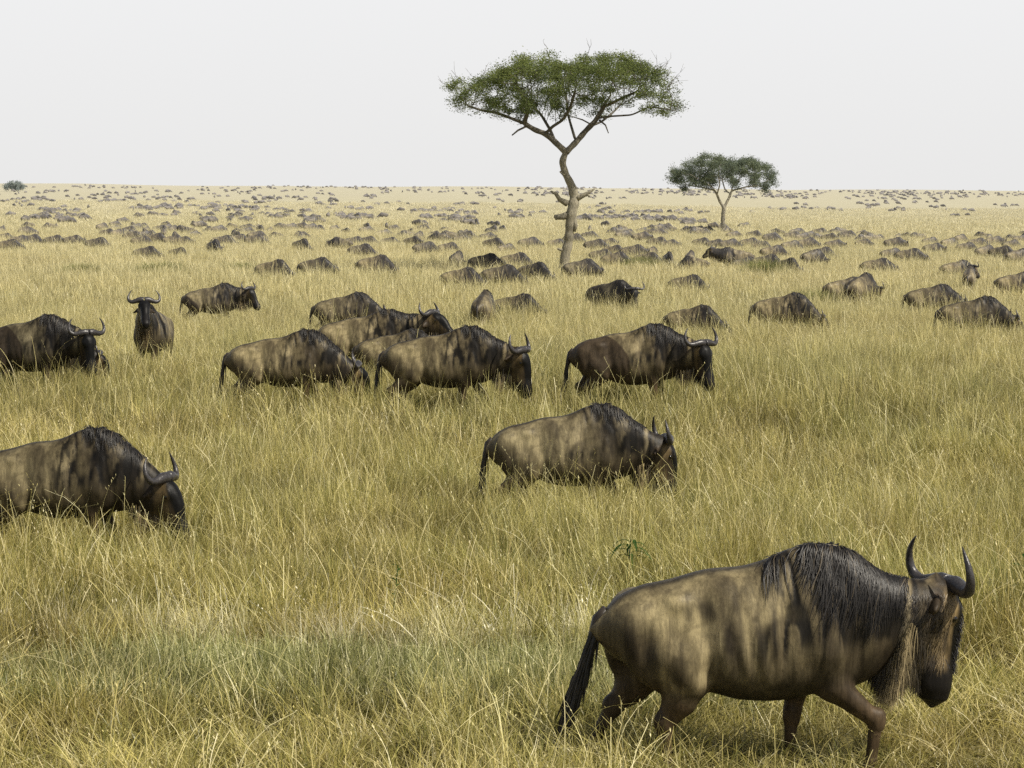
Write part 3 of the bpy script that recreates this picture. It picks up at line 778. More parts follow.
def build_cheek_hair(b, m, seed, sg):
    """hair lying on cheek, jowl and throat of one side"""
    r_ = np.random.default_rng(seed)
    u = r_.uniform(.02, .44, m); vv = r_.uniform(-.27, .06, m)
    s0 = b.poll + b.u * u[:, None] + b.v * vv[:, None] + b.w * (sg * .11)
    for _ in range(2): s0 = s0 - b.grad(s0) * b.d(s0)[:, None]
    L2 = .035 + .06 * r_.random(m)
    dn = np.stack([r_.normal(-.35, .25, m), r_.normal(0, .1, m), -np.ones(m)], 1)
    lf = .001 + .003 * r_.random(m)
    def step3(p_, k, s):
        g = b.grad(p_); d_ = dn - g * (dn * g).sum(1)[:, None]; d_ /= np.linalg.norm(d_, axis=1)[:, None] + 1e-9
        q_ = p_ + d_ * s[:, None]; return q_ - b.grad(q_) * (b.d(q_) - lf * (1 + .3 * k))[:, None]
    cc = hide_colours(b, s0) * (.55 + .8 * r_.random((m, 1)))
    V2, Q2, C2 = strands(s0, step3, L2, 5, .003 + .004 * r_.random(m), b.grad, cc, r_)
    return quads('cheek_hair', V2, Q2, M_HAIR, colors=C2)
def build_face_hair(b, m, seed):
    """short black brush down the front of the face"""
    r_ = np.random.default_rng(seed)
    u = r_.uniform(.04, .47, m); s0 = b.poll + b.u * u[:, None] + b.v * .24 + b.w * r_.normal(0, .040, m)[:, None]
    for _ in range(4): s0 = s0 - b.v * b.d(s0)[:, None] * .9
    dn = b.u[None] * .9 + b.v[None] * r_.uniform(.25, .75, m)[:, None] + b.w[None] * r_.normal(0, .35, m)[:, None]
    def step(p_, k, s): return p_ + (dn - b.v * .16 * k) * s[:, None]
    V, Q, C_ = strands(s0 - b.v * .004, step, .03 + .035 * r_.random(m), 4, .003 + .004 * r_.random(m), lambda P: np.tile(b.w + b.v * .3, (len(P), 1)), np.array([[.009, .008, .008]]) * (.6 + r_.random((m, 1))), r_)
    return quads('face_hair', V, Q, M_HAIR, colors=C_)
def build_tail(n, seed, swing=0.0, back=.0):
    r_ = np.random.default_rng(seed); mb = MB()
    pts = np.array([(-.87, 0, .955), (-.925, swing * .1, .91), (-.955, swing * .3, .80), (-.965 - back * .2, swing * .6, .66), (-.98 - back * .5, swing, .52)])
    mb.tube(pts, [.045, .038, .030, .024, .012], 8, col=np.array([.03, .024, .018]))
    V0 = np.concatenate(mb.V); F = [f for f in mb.F]
    t = r_.random(n) ** .8
    s0 = np.stack([np.interp(.25 + .75 * t, np.linspace(0, 1, 5), pts[:, i]) for i in range(3)], 1) + r_.normal(0, .010, (n, 3))
    dr = np.stack([r_.normal(-.10 - back, .07, n), r_.normal(swing * .5, .07, n), -np.ones(n)], 1)
    def step(p, k, s): return p + dr * s[:, None]
    V, Q, C_ = strands(s0, step, .22 + .20 * r_.random(n), 6, .012 + .010 * r_.random(n), lambda P: np.tile([-.1, -1., .05], (len(P), 1)), np.repeat(np.array([[.012, .011, .010]]), n, 0) * (.6 + r_.random((n, 1))), r_)
    ff = [i for f in F for i in f] + list((Q + len(V0)).ravel()); cc = [len(f) for f in F] + [4] * len(Q)
    return mesh_np('tail', np.concatenate([V0, V]), ff, cc, M_HAIR, colors=np.concatenate([mb.C[0], C_]))
HORN = np.array([(.012, -.005, .085), (.07, .005, .085), (.13, -.004, .075), (.20, -.020, .06), (.258, -.012, .045), (.298, .03, .03), (.312, .095, .015), (.298, .165, .005), (.265, .228, .0), (.232, .272, .005)])
HORN_R = np.array([.058, .055, .048, .039, .034, .029, .024, .018, .011, .003])
def build_horn(b, sg, sides=12):
    t = np.linspace(0, 1, 28); tt = np.linspace(0, 1, len(HORN))
    H = np.stack([np.interp(t, tt, HORN[:, i]) for i in range(3)], 1); R = np.interp(t, tt, HORN_R)
    for _ in range(3):
        H[1:-1] = (H[:-2] + 2 * H[1:-1] + H[2:]) / 4
    # horns rise against gravity more than along the skull
    rise = -b.u * .35 + np.array([0, 0, 1.0]) * .8; rise -= b.w * (rise @ b.w); rise /= np.linalg.norm(rise)
    P = b.poll + sg * H[:, :1] * b.w + H[:, 1:2] * .9 * rise + H[:, 2:3] * b.v - b.u * .02
    mb = MB(); mb.tube(P, R * (1 + .03 * np.sin(t * 70) * (t < .5)), sides)
    return mb.mesh('horn', M_HORN)
def build_eye(b, sg):
    c = b.poll + b.u * .165 + b.v * .072 + b.w * sg * .107
    th, ph = np.meshgrid(np.linspace(0, np.pi, 9), np.linspace(0, 2 * np.pi, 12, endpoint=False), indexing='ij')
    V = c + .023 * np.stack([np.sin(th) * np.cos(ph), np.sin(th) * np.sin(ph), np.cos(th)], -1).reshape(-1, 3)
    F = [(i * 12 + j, i * 12 + (j + 1) % 12, (i + 1) * 12 + (j + 1) % 12, (i + 1) * 12 + j) for i in range(8) for j in range(12)]
    return quads('eye', V, F, M_EYE)

PROTO = {}
def body_mesh(pose, res):
    b = Beast(pose); lo, hi = b.lo, b.hi
    V, Q = surface(b.d, lo, hi, res)
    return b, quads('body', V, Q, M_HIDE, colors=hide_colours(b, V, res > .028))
def proto(pose, lod):
    """mesh set of one pose at one level of detail"""
    k = (pose, lod)
    if k in PROTO: return PROTO[k]
    res, nm, nb, nt_ = {'best': (.0105, 2500, 2600, 300), 'good': (.019, 800, 420, 120), 'fair': (.030, 260, 260, 60), 'small': (.042, 0, 0, 0), 'tiny': (.06, 0, 0, 0)}[lod]
    b, body = body_mesh(pose, res)
    parts = []
    if lod != 'tiny':
        parts += [('horn', build_horn(b, s, 12 if lod in ('best', 'good') else 6)) for s in (-1, 1)]
    if nm:
        parts += [('mane', build_mane(b, nm, 5, .82 if lod == 'best' else .6, 1.0 if lod == 'best' else (.85 if pose == 'turned' else .5), lod == 'best')), ('beard', build_beard(b, nb, 6)),
                  ('tail', build_tail(nt_, 7, .05 if lod == 'best' else -.02, .16 if lod == 'best' else .02))]
    if lod == 'best': parts += [('face_hair', build_face_hair(b, 900, 12))]
    if lod == 'best': parts += [('cheek_hair', build_cheek_hair(b, 1100, 8 + s, s)) for s in (-1, 1)]
    if lod in ('best', 'good'): parts += [('eye', build_eye(b, s)) for s in (-1, 1)]
    PROTO[k] = (body, parts); return PROTO[k]
FIRST = {}
def beast(px, d, rz, pose, lod, label, group, s=1.0, x=None):
    """the first of a pose is built with its parts, later ones are copies of it"""
    k = (pose, lod)
    if k not in FIRST:
        body, parts = proto(pose, lod)
        if lod == 'tiny': root = link('wildebeest', body)
        else:
            root = bpy.data.objects.new('wildebeest', None); COL.objects.link(root); root.empty_display_size = .3
            link('body', body, root)
        for n, me in parts: link(n, me, root)
        FIRST[k] = root; o = root
    else:
        src = FIRST[k]; o = src.copy(); COL.objects.link(o)
        for ch in src.children:
            c = ch.copy(); COL.objects.link(c); c.parent = o
    z0 = gz(0, d)
    xx = px_to_x(px, d, z0) if x is None else x
    o.location = (xx, d, gz(xx, d)); o.rotation_euler = (0, 0, math.radians(rz)); o.scale = (s * random.uniform(.96, 1.04), s * random.uniform(.9, 1.05), s * random.uniform(.97, 1.03)) if lod != 'best' else (s, s, s)
    tag(o, label, 'wildebeest', group)
    return o

# ------------------------------------------------------------------ the herd
G1, G2 = 'wildebeest grazing close by in the tall grass', 'wildebeest of the herd around the two trees'
def at_top(px, ytop, rz, pose, lod, label, group=G2, s=1.0, h=1.3):
    return beast(px, depth_for(px, ytop, s, h), rz, pose, lod, label, group, s)

# the ones near enough to tell apart: body px, height of the back, heading (0 = to the right, 90 = away)
beast(760, 13.6, 0, 'walk', 'best', 'largest wildebeest walking in front with black mane, pale beard and curved horns', G1)
NEAR = [
 (571, 412, 0, 'amble', 'good', 'lone brown wildebeest in mid picture browsing behind the big walking one, tail hanging straight', 1.0),
 (66, 430, -4, 'browse_side', 'good', 'large pale-flanked wildebeest cut by the left edge, head down with pointed ear and short horns', 1.0),
 (632, 325, -4, 'turned', 'good', 'dark wildebeest with black shaggy shoulders standing alone below the big acacia, head lowered', 1.08),
 (446, 327, -3, 'glance', 'good', 'dark wildebeest with one horn showing, rightmost of the close group in centre left', 1.07),
 (286, 331, -2, 'browse', 'good', 'brown wildebeest with long black tail hanging left, head buried in grass', 1.0),
 (31, 318, -8, 'turned', 'good', 'black-faced wildebeest at the left edge looking at the camera with both horns up', 1.02),
 (153, 309, -97, 'alert', 'good', 'wildebeest standing head-on with raised head and wide horns, face turned aside', .98),
 (213, 286, 2, 'level', 'good', 'wildebeest half hidden by grass behind the head-on one, horned head held level', 1.0),
 (346, 293, 0, 'browse', 'good', 'wildebeest with humped back and drooping head behind the close group', 1.0),
 (368, 314, -2, 'raised', 'good', 'wildebeest holding its dark head straight forward, horns over the pale calf', 1.0),
 (398, 333, 2, 'graze', 'fair', 'small pale brown calf squeezed between two adults of the close group', .80),
 (43, 324, 5, 'browse', 'fair', 'wildebeest almost hidden behind the black-faced one at the left edge', .9),
 (483, 291, 80, 'graze', 'fair', 'dark bluish rump of a wildebeest facing away, left of a brown one', 1.0),
 (515, 293, -12, 'graze', 'fair', 'brown wildebeest grazing just right of the dark bluish rump', 0.82),
 (610, 281, -38, 'turned', 'fair', 'dark wildebeest right below the big acacia with a horned head at right', 1.0),
 (692, 307, -14, 'graze', 'fair', 'pale-rumped wildebeest with bristling crest grazing behind the dark shaggy one', 0.8),
 (783, 296, -12, 'graze', 'good', 'wildebeest with high dark hump and thin tail stretched left, horns near the grass', 0.95),
 (860, 275, 52, 'browse_turn', 'fair', 'broad brown wildebeest seen from behind with horned head at right', 1.05),
 (845, 277, 10, 'graze', 'fair', 'wildebeest mostly hidden behind the broad brown one', .95),
 (931, 286, -4, 'browse', 'fair', 'dark wildebeest with pale cheek standing between two others at right', .95),
 (968, 268, 75, 'raised', 'fair', 'dark blue-grey wildebeest facing away with raised black head at right', 1.0),
 (956, 260, 8, 'graze', 'fair', 'wildebeest behind the dark raised head at right', .95),
 (972, 298, -3, 'browse', 'good', 'brown wildebeest with a dark fin of mane grazing nearest the right edge', 1.0),
 (1016, 273, 0, 'graze', 'fair', 'pale wildebeest cut off by the right edge', .95),
 (1017, 249, 15, 'raised', 'fair', 'wildebeest with lifted head at the right edge higher up', 1.0),
 (272, 261, -20, 'graze', 'fair', 'round dark grazing wildebeest, left of three in a row left of the big acacia', .95),
 (315, 258, -8, 'browse', 'fair', 'wildebeest with low horned head, middle one of three in a row', .95),
 (374, 256, -4, 'graze', 'fair', 'stocky wildebeest, right one of three in a row left of the big acacia', 1.0),
 (300, 239, -45, 'graze', 'fair', 'wildebeest sloping down to the right behind the row of three', 1.0),
 (360, 244, -10, 'graze', 'fair', 'wildebeest in grass above the row of three, two animals close together', .9),
 (460, 269, -4, 'graze', 'fair', 'lowest pale brown wildebeest of the bunch left of the big trunk', .9),
 (484, 254, -20, 'browse', 'fair', 'blackish wildebeest with small horns in the bunch left of the big trunk', .95),
 (456, 252, 70, 'graze', 'fair', 'small rump-on wildebeest at the left end of the bunch by the big trunk', .9),
 (500, 266, 0, 'graze', 'fair', 'long brown-backed wildebeest in the bunch left of the big trunk', .95),
 (533, 262, -35, 'graze', 'fair', 'dark wildebeest next to the foot of the big acacia on its left', .95),
 (514, 252, -6, 'graze', 'fair', 'uppermost dark wildebeest of the bunch left of the big trunk', .95),
 (580, 260, -3, 'browse', 'fair', 'wildebeest with horn pointing right beside the big trunk', .95),
 (686, 275, -5, 'graze', 'fair', 'pale wildebeest sunk in grass alone between the two trees', 0.78),
 (667, 253, -80, 'graze', 'fair', 'narrow end-on wildebeest left of the dark head-up one', .9),
 (734, 249, 178, 'raised', 'fair', 'black wildebeest with raised head facing left under the small acacia', 1.1),
 (689, 250, 75, 'graze', 'fair', 'black rump of a wildebeest left of the raised head', .95),
 (693, 257, 170, 'graze', 'fair', 'pale grazing wildebeest in front of the black rump', .85),
 (744, 257, 5, 'graze', 'fair', 'pale wildebeest in front of the head-up black one', .8),
 (765, 254, -10, 'graze', 'fair', 'brown wildebeest behind the green tussock right of the head-up one', .95),
 (786, 258, -50, 'graze', 'fair', 'wildebeest turned half away right of the green tussock', .9),
 (876, 258, -5, 'browse', 'fair', 'single small-looking wildebeest with upright horn right of centre', .9),
 (820, 247, 0, 'graze', 'fair', 'wildebeest beside a paler one between the green tussock and the right edge', .95),
 (812, 251, 20, 'graze', 'fair', 'paler wildebeest overlapping a darker one right of the small acacia', .9),
 (213, 239, -60, 'browse', 'fair', 'rounded wildebeest alone at the front edge of the left herd', 1.0),
 (145, 246, -10, 'browse', 'fair', 'low wildebeest with a horn pointing right at the front of the left herd', .9),
 (177, 248, -30, 'graze', 'fair', 'smallest pale calf-like wildebeest at the front of the left herd', .75),
]
for px, yt, rz, pose, lod, lab, s in NEAR:
    at_top(px, yt, rz, pose, lod, lab, G1 if yt > 285 else G2, s, {'alert': 1.3}.get(pose, 1.3))

# the rest of the herd around and behind the trees
MID = [(890, 247, 0), (908, 249, -10), (932, 244, 0), (965, 243, 5), (984, 246, 20), (862, 239, 0), (893, 238, -8), (929, 237, 0), (948, 238, 30), (976, 238, -5), (993, 237, 0),
 (772, 246, 10), (790, 240, 0), (806, 239, -10), (833, 240, 0), (18, 235, 0), (30, 234, -6), (53, 235, 0), (72, 236, -10), (96, 237, -5), (106, 229, 0), (116, 229, 60), (131, 232, -8),
 (140, 236, 10), (155, 233, -20), (172, 235, 0), (181, 236, -30), (222, 235, 0), (238, 234, 0), (254, 235, -8), (340, 238, 170), (353, 236, 0), (366, 236, -8), (388, 237, -12), (411, 237, -30), (424, 241, 0),
 (447, 243, -5), (440, 234, 0), (460, 235, -5), (492, 238, -20), (505, 243, 20), (594, 239, -10), (607, 238, 0), (612, 245, -12), (600, 249, 0), (614, 253, -8), (632, 246, 5), (646, 252, -15), (656, 237, -25), (650, 246, 60),
 (668, 240, 0), (700, 238, -10), (714, 239, -5), (728, 238, 15), (748, 238, 0), (760, 241, -10), (588, 232, 0), (622, 231, 10), (640, 232, 0), (572, 234, 0), (555, 239, -6), (528, 238, 0), (486, 233, 4), (1000, 247, -12), (1010, 240, 0), (8, 240, -5), (3, 233, 0)]
for i, (px, yt, rz) in enumerate(MID):
    side = 'left of the two trees' if px < 540 else ('between and behind the two trees' if px < 730 else 'right of the small acacia')
    at_top(px, yt, rz + random.uniform(-12, 12), ['graze', 'browse', 'amble', 'graze'][i % 4], 'small', 'dark grazing wildebeest in the loose rows of the herd ' + side,
           'loose rows of the herd ' + side, random.uniform(.80, .97))

def band(n, x0, x1, y0, y1, label, group, clumps, lod='tiny', spread=26):
    cs = [(random.uniform(x0, x1), random.uniform(y0, y1)) for _ in range(clumps)]
    for i in range(n):
        c = random.choice(cs)
        px = min(x1, max(x0, random.gauss(c[0], spread))); y = min(y1, max(y0, random.gauss(c[1], 1.2)))
        at_top(px, y, random.choice([0, 0, 0, 180, 180, 40, -40, 90, 140]) + random.uniform(-25, 25), random.choice(['graze', 'browse', 'amble', 'browse']), lod, label, group, random.uniform(.72, .95))
band(58, 0, 300, 222, 232, 'tiny wildebeest in the dense dark line of the herd across the left', 'dense far line of wildebeest across the left', 16)
band(26, 300, 520, 224, 233, 'tiny wildebeest in the broken line of the herd left of the big trunk', 'broken far line of wildebeest left of the big trunk', 9)
band(36, 575, 760, 222, 231, 'tiny wildebeest in the far line behind the foot of the small acacia', 'far line of wildebeest behind the small acacia', 12)
band(40, 770, 1024, 228, 235, 'tiny wildebeest in the far dense line right of the small acacia', 'far line of wildebeest right of the small acacia', 12)
band(22, 0, 480, 210, 215, 'speck-like wildebeest in the thin hazy line beyond the left herd', 'thin hazy line of wildebeest on the left', 8)

# past these the herd goes on as specks nobody could count
def far_herd():
    r_ = np.random.default_rng(5); Vs, Qs, Cs = [], [], []; nv = 0
    forms = []
    for pose in ('graze', 'browse', 'amble'):
        b = Beast(pose); V, Q = surface(b.d, b.lo, b.hi, .12); forms.append((V, Q, hide_colours(b, V, True)))
    spots = []
    def add(n, x0, x1, y0, y1, clumps, sp=10, sy=.7):
        cs = np.stack([r_.uniform(x0, x1, clumps), r_.uniform(y0, y1, clumps)], 1)
        for _ in range(n):
            c = cs[r_.integers(clumps)]; spots.append((r_.normal(c[0], sp), np.clip(r_.normal(c[1], sy), y0 - 1, y1 + 1)))
    add(210, 30, 520, 206, 216, 26, 12, .6); add(100, 560, 720, 208, 219, 14); add(60, 0, 500, 214, 220, 18)
    add(22, 540, 1024, 200, 208, 22, 5); add(60, 780, 1024, 194, 203, 22, 8); add(170, 0, 512, 192, 203, 60, 8)
    add(60, 130, 520, 188.5, 194, 26, 9); add(170, 510, 1024, 189, 194, 55, 9); add(60, 0, 700, 186, 190, 40, 8); add(70, 650, 1024, 188.5, 191, 30, 9)
    add(40, 0, 240, 198, 206, 14, 8); add(150, 0, 1024, 186.6, 188.6, 80, 8, .4); add(90, 520, 1024, 188, 192, 40, 10)
    for px, y in spots:
        d = depth_for(px, y + .0075 * (px - 512), 1.0); x = px_to_x(px, d, gz(0, d))
        V, Q, C = forms[r_.integers(3)]; a = r_.choice([0, np.pi, .6, -.6, 1.4]) + r_.normal(0, .3); s = r_.uniform(.75, 1.0)
        c, q = math.cos(a) * s, math.sin(a) * s
        W = np.stack([V[:, 0] * c - V[:, 1] * q + x, V[:, 0] * q + V[:, 1] * c + d, V[:, 2] * s + gz(x, d)], 1)
        Vs.append(W); Qs.append(Q + nv); Cs.append(C); nv += len(V)
    o = link('far_herd', quads('far_herd', np.concatenate(Vs), np.concatenate(Qs), M_HIDE, colors=np.concatenate(Cs)))
    tag(o, 'countless wildebeest as grey specks on the hazy far plain below the horizon', 'herd', kind='stuff')
far_herd()

# ------------------------------------------------------------------ trees
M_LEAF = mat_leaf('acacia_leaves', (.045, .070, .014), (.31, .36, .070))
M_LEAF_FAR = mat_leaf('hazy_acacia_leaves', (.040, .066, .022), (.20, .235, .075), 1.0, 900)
M_BARK = mat_bark('acacia_bark', (.16, .145, .10), (.35, .315, .22))

def colonize(start, attract, step, kill, infl, iters=90, bias=(0, 0, .05), seed=1):
    """branches grow towards the leaf clumps; returns nodes, parents"""
    r_ = np.random.default_rng(seed)
    P = [np.array(p, float) for p, _ in start]; par = [q for _, q in start]
    A = np.array(attract); alive = np.ones(len(A), bool); born = np.zeros(len(P))
    for it in range(iters):
        N = np.array(P); idx = np.where(alive)[0]
        if not len(idx): break
        D = np.linalg.norm(A[idx][:, None] - N[None], axis=2); nn = D.argmin(1); dm = D.min(1)
        use = dm < infl; grew = False
        for k in np.unique(nn[use]):
            v = (A[idx[use & (nn == k)]] - N[k]); v = v / (np.linalg.norm(v, axis=1)[:, None] + 1e-9)
            v = v.mean(0) + np.array(bias) + r_.normal(0, .16, 3); v /= np.linalg.norm(v) + 1e-9
            q = N[k] + v * step
            if np.min(np.linalg.norm(np.array(P) - q, axis=1)) < step * .35: continue
            P.append(q); par.append(k); grew = True
        N = np.array(P); D = np.linalg.norm(A[idx][:, None] - N[None], axis=2).min(1); alive[idx[D < kill]] = False
        if not grew: infl *= 1.3
    return np.array(P), par

def acacia(name, label, x, d, limbs, trunk_rad, crown_pts, leaf_mat, step, kill, infl, leaf_n, leaf_s, clump, seed, twigs=0, snags=(), tip=.012, lift=.05, gap=.45):
    r_ = np.random.default_rng(seed)
    root = bpy.data.objects.new(name, None); COL.objects.link(root); root.location = (x, d, gz(x, d) - .05)
    tag(root, label, 'tree', 'acacia trees on the plain')
    start = []; chain_id = []
    for pts, parent in limbs:           # hand set trunk and main limbs, resampled
        P = np.array(pts, float); L = np.r_[0, np.cumsum(np.linalg.norm(np.diff(P, axis=0), axis=1))]
        m = max(2, int(L[-1] / step)); s = np.linspace(0, L[-1], m + 1)
        R = np.stack([np.interp(s, L, P[:, i]) for i in range(3)], 1)
        for _ in range(0): R[1:-1] = (R[:-2] + 2 * R[1:-1] + R[2:]) / 4
        if parent is None: pid = -1; first = 0
        else:
            N = np.array([p for p, _ in start]); pid = int(np.linalg.norm(N - R[0], axis=1).argmin()); first = 1
        for k in range(first, len(R)):
            start.append((R[k], pid)); pid = len(start) - 1
    n0 = len(start)
    N, par = colonize(start, crown_pts, step, kill, infl, seed=seed, bias=(0, 0, lift))
    n = len(N); kids = [[] for _ in range(n)]
    for i, p in enumerate(par):
        if p >= 0: kids[p].append(i)
    rad = np.zeros(n)
    for i in range(n - 1, -1, -1):
        rad[i] = max(tip ** 1.75, sum(rad[k] for k in kids[i])) if kids[i] else tip ** 1.75
    # children always come after parents except on limbs joined late: settle by passes
    for _ in range(4):
        for i in range(n - 1, -1, -1):
            if kids[i]: rad[i] = sum(rad[k] for k in kids[i])
    rad = rad ** (1 / 1.75); rad = rad / rad[0] * trunk_rad[0]
    ov = np.interp(N[:, 2], trunk_rad[1], trunk_rad[2])
    tn = len(np.array(limbs[0][0])) and int(sum(1 for i in range(n0) if N[i][2] <= trunk_rad[1][-1] and i < trunk_rad[3] / step * 1.0))
    for i in range(tn): rad[i] = ov[i]
    for i in range(tn, n): rad[i] = min(max(rad[i] * (.62 if i >= n0 else .8), tip), rad[par[i]] * .97)
    mb = MB(); done = np.zeros(n, bool)
    def run(i):
        c = [par[i]] if par[i] >= 0 else []
        while True:
            c.append(i); done[i] = True
            if not kids[i]: break
            j = max(kids[i], key=lambda k: rad[k])
            i = j
        return c
    order = sorted(range(n), key=lambda i: -rad[i])
    for i in order:
        if done[i]: continue
        c = run(i)
        if len(c) < 2: continue
        P = N[c]; R = rad[c].copy()
        if par[c[1]] == c[0] and c[0] != 0 and len(c) > 1: R[0] = R[1]
        if rad[c[0]] > .1:
            s = np.arange(len(c)); t = np.linspace(0, len(c) - 1, (len(c) - 1) * 3 + 1)
            P = np.stack([np.interp(t, s, P[:, q]) for q in range(3)], 1); R = np.interp(t, s, R)
            R = R * (1 + .10 * np.sin(t * 3.1 + 1) * (R > .1) + .06 * r_.normal(0, 1, len(t)) * (R > .1))
            for _ in range(2): P[1:-1] = (P[:-2] + 2 * P[1:-1] + P[2:]) / 4; R[1:-1] = (R[:-2] + 2 * R[1:-1] + R[2:]) / 4
        mb.tube(P, R, 12 if R[0] > .1 else (6 if R[0] > .03 else 4))
    for pts, R in snags: mb.tube(pts, [v * .8 for v in R], 7)
    link('trunk', mb.mesh('trunk', M_BARK), root)
    # crown: sprays of small leaves along the outer twigs
    hgt = np.zeros(n, int)
    for _ in range(3):
        for i in range(n - 1, -1, -1):
            if kids[i]: hgt[i] = 1 + max(hgt[k] for k in kids[i])
    tips = np.array([i for i in range(n0, n) if hgt[i] <= 3])
    base = N[tips]
    C = base[r_.integers(0, len(base), leaf_n)] + r_.normal(0, 1, (leaf_n, 3)) * np.array(clump)
    keep = vnoise(C * .9, seed) * .5 + vnoise(C * 2.3, seed + 1) * .6 > gap + .12 * r_.random(len(C))
    C = C[keep]; m = len(C)
    A = r_.normal(0, 1, (m, 3)); A[:, 2] *= .55; A /= np.linalg.norm(A, axis=1)[:, None]
    B = r_.normal(0, 1, (m, 3)); B -= A * (A * B).sum(1)[:, None]; B /= np.linalg.norm(B, axis=1)[:, None]
    s = leaf_s * r_.uniform(.55, 1.3, (m, 1))
    V = np.stack([C - A * s, C + B * s * .38, C + A * s, C - B * s * .38], 1).reshape(-1, 3)
    Q = np.arange(m * 4).reshape(m, 4)
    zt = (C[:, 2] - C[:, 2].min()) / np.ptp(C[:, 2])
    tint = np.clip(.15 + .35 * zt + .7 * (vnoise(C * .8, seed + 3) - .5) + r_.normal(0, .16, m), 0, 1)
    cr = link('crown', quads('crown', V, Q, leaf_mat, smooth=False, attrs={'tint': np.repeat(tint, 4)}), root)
    # bare twigs poking out of the crown
    if twigs:
        tb = MB(); out = base[np.argsort(-(np.abs(base[:, 0]) * .5 + base[:, 2] * 1.0 + r_.normal(0, .8, len(base))))]
        for q in out[:twigs]:
            v = np.array([q[0] * .12 + r_.normal(0, .4), r_.normal(0, .4), r_.uniform(-.1, 1.0)]); v /= np.linalg.norm(v); L_ = r_.uniform(.4, 1.0)
            pts = [q + v * L_ * t + np.array([0, 0, .08 * t * t]) + r_.normal(0, .03, 3) for t in np.linspace(0, 1, 5)]
            tb.tube(pts, [.014, .012, .010, .008, .004], 4)
            for _ in range(3):
                w = v + r_.normal(0, .7, 3); k = r_.integers(1, 5); tb.tube([pts[k], pts[k] + w * .2], [.008, .004], 3)
        link('bare_twigs', tb.mesh('bare_twigs', M_BARK), root)
    return root

def lens(n, rx, ry, top, bot, seed, cx=0, tri=None):
    """points in a crown: top(r) and bot(r) over the relative radius, uneven outline"""
    r_ = np.random.default_rng(seed); out = []
    while len(out) < n:
        a = r_.random() * 2 * math.pi; r = math.sqrt(r_.random())
        edge = .84 + .22 * float(noise2(math.cos(a) * 3 + 9, math.sin(a) * 3 + 9, 1, seed)[0])
        x, y = r * math.cos(a) * rx * edge, r * math.sin(a) * ry * edge
        xr = x / rx
        hi = np.interp(xr, *top) - .9 * (abs(y) / ry) ** 2.5; lo = np.interp(xr, *bot) + .3 * (abs(y) / ry) ** 2
        if hi - lo < .15: continue
        nz = float(noise2(x + 20, y + 20, 1.6, seed + 2)[0])
        z = lo + (hi - lo) * (.08 + .92 * r_.random() ** .75) - .5 * nz * (r_.random() < .6)
        if float(vnoise(np.array([[x * .75, y * .75, z * 1.1]]), seed + 4)[0]) < (.36 if abs(x) > 1.6 else .22): continue
        out.append((x + cx, y, z))
    return out

S = 1 / 20.0     # metres to a pixel of the big acacia, measured from its foot
def bigp(px, py, y=0): return ((px - 562) * S, y, (277 - py) * S)
trunkline = [bigp(561, 279), bigp(563, 266), bigp(564, 252), bigp(567.5, 238), bigp(568.5, 222, -.1), bigp(570, 209, -.1), bigp(573, 196, 0), bigp(571, 184, .1), bigp(563.5, 170, .1), bigp(560, 158, 0), bigp(564, 149)]
limbs = [(trunkline, None),
 ([bigp(564, 149), bigp(553, 139, -.1), bigp(544, 131, -.2), bigp(534, 128, -.3), bigp(522, 121, -.4), bigp(509, 116, -.5), bigp(496, 111, -.4), bigp(478, 108, -.2), bigp(464, 103, 0)], 0),
 ([bigp(564, 149), bigp(574, 139, .1), bigp(584, 127, .2), bigp(593, 118, .2), bigp(601, 104, .1), bigp(608, 92, 0)], 0),
 ([bigp(544, 131, -.2), bigp(550, 124, -.6), bigp(560, 118, -1.0), bigp(567, 106, -1.5), bigp(571, 92, -2.2)], 0),
 ([bigp(596, 114, .2), bigp(612, 113, -.3), bigp(629, 112, -.6), bigp(645, 104, -.9), bigp(660, 106, -1.0), bigp(672, 108, -1.0)], 0),
 ([bigp(588, 123, .2), bigp(600, 118, 1.0), bigp(612, 108, 2.0), bigp(622, 98, 3.0)], 0),
 ([bigp(553, 139, -.1), bigp(548, 126, .8), bigp(540, 112, 1.8), bigp(530, 100, 2.9)], 0),
 ([bigp(522, 121, -.4), bigp(526, 108, -1.0), bigp(520, 95, -1.8), bigp(514, 84, -2.2)], 0),
 ([bigp(574, 139, .1), bigp(570, 124, 1.2), bigp(566, 108, 2.4), bigp(566, 94, 3.4)], 0),
 ([bigp(601, 104, .1), bigp(618, 96, -1.0), bigp(632, 90, -2.2)], 0)]
snags = [([bigp(566, 200), bigp(558, 196, -.1), bigp(554, 190, -.15), bigp(549, 188, -.2)], [.22, .15, .12, .06]),
 ([bigp(571, 197), bigp(579, 193, -.1), bigp(585, 190, -.15), bigp(593, 185, -.2)], [.24, .17, .12, .05]),
 ([bigp(585, 190, -.15), bigp(588, 193, -.2)], [.10, .05]),
 ([bigp(568, 211), bigp(561, 213, -.15), bigp(556, 213.5, -.2), bigp(552.5, 213, -.2)], [.27, .21, .17, .11]), ([bigp(558, 213.5, -.2), bigp(554, 216, -.25)], [.12, .05]),
 ([bigp(564, 246), bigp(559, 246, -.1), bigp(556, 245, -.1)], [.14, .09, .05]),
 ([bigp(572, 207), bigp(574, 222, -.16), bigp(573, 228, -.16)], [.14, .16, .08]),
 ([bigp(563, 172), bigp(558, 168, 0)], [.12, .05]),
 ([bigp(597, 117, .1), bigp(603, 122, -.1), bigp(606, 130, -.2)], [.07, .05, .03]),
 ([bigp(524, 124, -.4), bigp(516, 128, -.5), bigp(510, 133, -.5)], [.07, .06, .04]),
 ([bigp(590, 122, 0), bigp(580, 117, -.3), bigp(570, 114, -.4), bigp(565, 112, -.4)], [.05, .045, .03, .02])]
